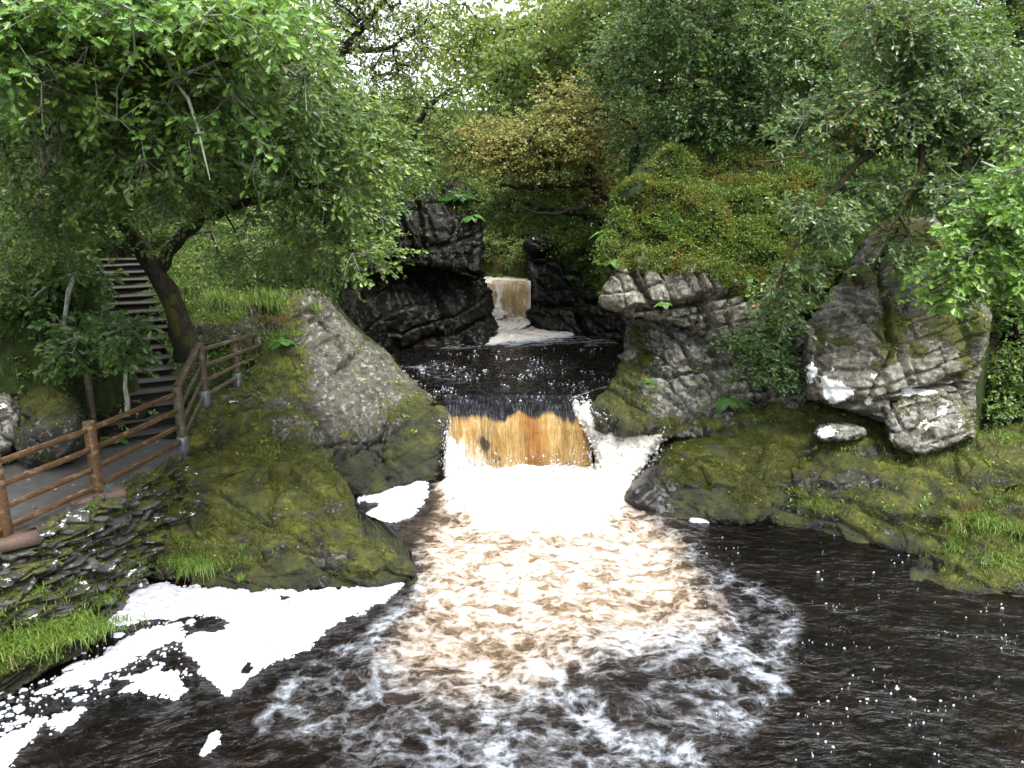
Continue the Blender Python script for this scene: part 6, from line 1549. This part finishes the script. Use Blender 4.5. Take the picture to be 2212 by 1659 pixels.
# ------------------------------------------------------------------ steps, fence, handrail
st = empty('stone_steps', at(330, 985, 12.7), 'long flight of stone steps climbing the left bank under the oak', 'steps')
N_ST = 19
s0 = np.array([-6.75, 12.75, 1.60]); s1 = np.array([-10.5, 19.4, 4.62])
dirn = s1 - s0; hd = unit(dirn * np.array([1, 1, 0])); sdn = np.array([hd[1], -hd[0], 0]); run = np.linalg.norm((s1 - s0)[:2]) / N_ST; rise = (s1[2] - s0[2]) / N_ST
for i in range(N_ST):
    c = s0 + hd * run * i; c = c + np.array([0, 0, 0]); c[2] = s0[2] + rise * i
    wv = .70 + .03 * vr.normal(); jt = vr.normal(0, .012, 3)
    mb = MB(); a_ = c - sdn * wv + jt; b_ = c + sdn * wv + jt
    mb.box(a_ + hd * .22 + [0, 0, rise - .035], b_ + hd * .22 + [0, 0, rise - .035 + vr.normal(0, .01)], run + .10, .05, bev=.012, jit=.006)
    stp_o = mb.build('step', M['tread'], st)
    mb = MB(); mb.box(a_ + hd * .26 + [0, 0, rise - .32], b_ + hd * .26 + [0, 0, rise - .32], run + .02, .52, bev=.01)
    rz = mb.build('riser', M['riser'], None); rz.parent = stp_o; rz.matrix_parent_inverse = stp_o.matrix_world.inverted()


def rail(mb, P, Q, w_=.034, h_=.082, a=0): mb.box(P, Q, w_, h_, bev=.006, jit=.003)


def post(P, h, s=.125, name='post', mat='wood_new', parent=None, shoe=False, lean=(0, 0, 0)):
    P = np.array(P, float); T = P + np.array([0, 0, h]) + np.array(lean)
    mb = MB(); mb.box(P - [0, 0, .15], T, s, s, up=(.25, 1, 0), bev=.012); o = mb.build(name, M[mat], parent)
    if shoe:
        mb = MB(); mb.box(P - [0, 0, .12], P + np.array([0, 0, .20]) + np.array(lean) * .2, s + .022, s + .022, up=(.25, 1, 0), bev=.008)
        q = mb.build('steel_shoe', M['zinc'], None); q.parent = o; q.matrix_parent_inverse = o.matrix_world.inverted()
    return o
pA = onz(-190, 1290, 1.60); pB = onz(14, 1160, 1.60); pC = onz(213, 1066, 1.60); pD = onz(396, 966, 1.62)
f1 = empty('wooden_fence', pC, 'brown stained timber fence with four rails along the footpath', 'fence')
for p in (pA, pB, pC): post(p, 1.13, .13, parent=f1)
def at_h(px_, py_, Y_): return at(px_, py_, Y_)
up_ = np.array([0, 0, 1.])
for a_, b_ in ((pA, pB), (pB, pC), (pC, pD)):
    for hgt in (1.00, .70, .40, .12):
        mb = MB(); off = np.array([.085, -.02, 0]); dlt = unit(b_ - a_) * .03
        rail(mb, a_ + up_ * hgt - off * -1 * .0 + dlt, b_ + up_ * (hgt + (.0 if b_ is not pD else .0)) - dlt); mb.build('rail', M['wood_new'], f1)
f2 = empty('wooden_fence', pD, 'weathered grey-green timber fence beside the lower steps, steel-shod posts', 'fence')
pE = at(443, 866, 13.1); pF = at(513, 826, 14.4); pG = at(556, 770, 15.2)
post(pD, 1.12, .13, mat='wood_old', parent=f2, shoe=True)
post(pE, 1.10, .13, mat='wood_old', parent=f2, shoe=True)
post(pF, .98, .12, mat='wood_old', parent=f2, shoe=True)
pF2 = at(524, 818, 14.65); pF2[2] = pF[2]
post(pF2, .98, .06, 'baluster', 'wood_old', f2)
hG = at(548, 712, 15.2); post(at(554, 775, 15.2), hG[2] - at(554, 775, 15.2)[2], .06, 'baluster', 'wood_old', f2)
for hh in (1.02, .70, .42, .14):
    mb = MB(); rail(mb, pD + up_ * hh, pE + up_ * hh); mb.build('rail', M['wood_old'], f2)
mb = MB(); mb.box(pD + up_ * 1.13, pE + up_ * 1.12, .12, .03, bev=.006); mb.build('handrail', M['wood_old'], f2)
for k_, hh in enumerate((.98, .66, .38, .10)):
    q_ = at([556, 556, 556, 556][k_], [722, 748, 770, 790][k_], 15.2)
    mb = MB(); rail(mb, pE + up_ * hh, q_); mb.build('rail', M['wood_old'], f2)
# kerb stones under the brown posts
for k_, (p, lab) in enumerate(((pC, 'brown concrete kerb block under the middle brown post'), (pB, 'brown concrete kerb block under the post at the left frame edge'))):
    mb = MB(); mb.box(p + [-.28, -.30, -.06], p + [.30, .16, -.04], .30, .16, bev=.03, jit=.015)
    tag(mb.build('kerb_block', M['kerb'], None), lab, 'kerb')
# handrail on the left of the steps
hr = empty('handrail', s0 - sdn * .95 + hd * 1.0, 'old post-and-rail handrail on the left side of the steps', 'handrail')
tops = []
for i in (1, 5, 9, 13, 18):
    p = s0 + hd * run * i - sdn * .92; p[2] = s0[2] + rise * (i + .6)
    post(p, 1.0, .10, mat='wood_old', parent=hr, lean=(.02, 0, 0)); tops.append(p)
for a_, b_ in zip(tops[:-1], tops[1:]):
    for hh in (.95, .55):
        mb = MB(); mb.box(a_ + up_ * hh, b_ + up_ * hh, .04, .08, bev=.005); mb.build('rail', M['wood_old'], hr)

# fallen sticks and leaves
def stick(a, b, r1, r2, label, cat='stick'):
    P = np.linspace(a, b, 9); P[1:-1] += vr.normal(0, .012, (7, 3)); V, Q = tubes([P], [np.linspace(r1, r2, 9)], 7)
    cap = [list(range(6, -1, -1)), [len(V) - 7 + i for i in range(7)]]
    L_ = np.concatenate([Q.ravel(), np.array(cap[0]), np.array(cap[1])]); S = np.concatenate([np.full(len(Q), 4), [7, 7]])
    tag(mesh_obj('stick', V, L_, S, M['bark']), label, cat)
def on(key, x, y, o=.03): return at_surf(key, x, y, o)
stick(on('rock_promontory', 470, 1046, .04), on('rock_promontory', 556, 1034, .05), .035, .028, 'thick broken stick lying on the mossy promontory')
stick(on('rock_promontory', 365, 1110, .03), on('rock_promontory', 340, 1180, .04), .012, .006, 'thin twig lying on the slates below the fence')
lp = []
for key, n in (('rock_promontory', 50), ('hump', 30), ('boulder', 36), ('ledge', 60), ('stone_wall', 50)):
    P_, n_ = pick(key, n, vr, minz=.2); lp.append((P_ + n_ * .02, n_))
_q = np.stack([vr.uniform(-8.5, -6.3, 60), vr.uniform(6, 12.6, 60), np.full(60, 1.625)], 1); lp.append((_q, np.tile([0, 0, 1.], (60, 1))))
P_ = np.concatenate([a for a, b in lp]); n_ = np.concatenate([b for a, b in lp])
stuff('fallen_leaves', leaves(P_, vr.normal(size=P_.shape), n_ + vr.normal(0, .3, P_.shape), vr.uniform(.05, .09, len(P_)), 'lobed', vr.uniform(.85, 1, len(P_))), 'leaf_yellow', 'scattered yellow fallen leaves on the mossy rocks')
print('done', round(time.time() - T0, 1))
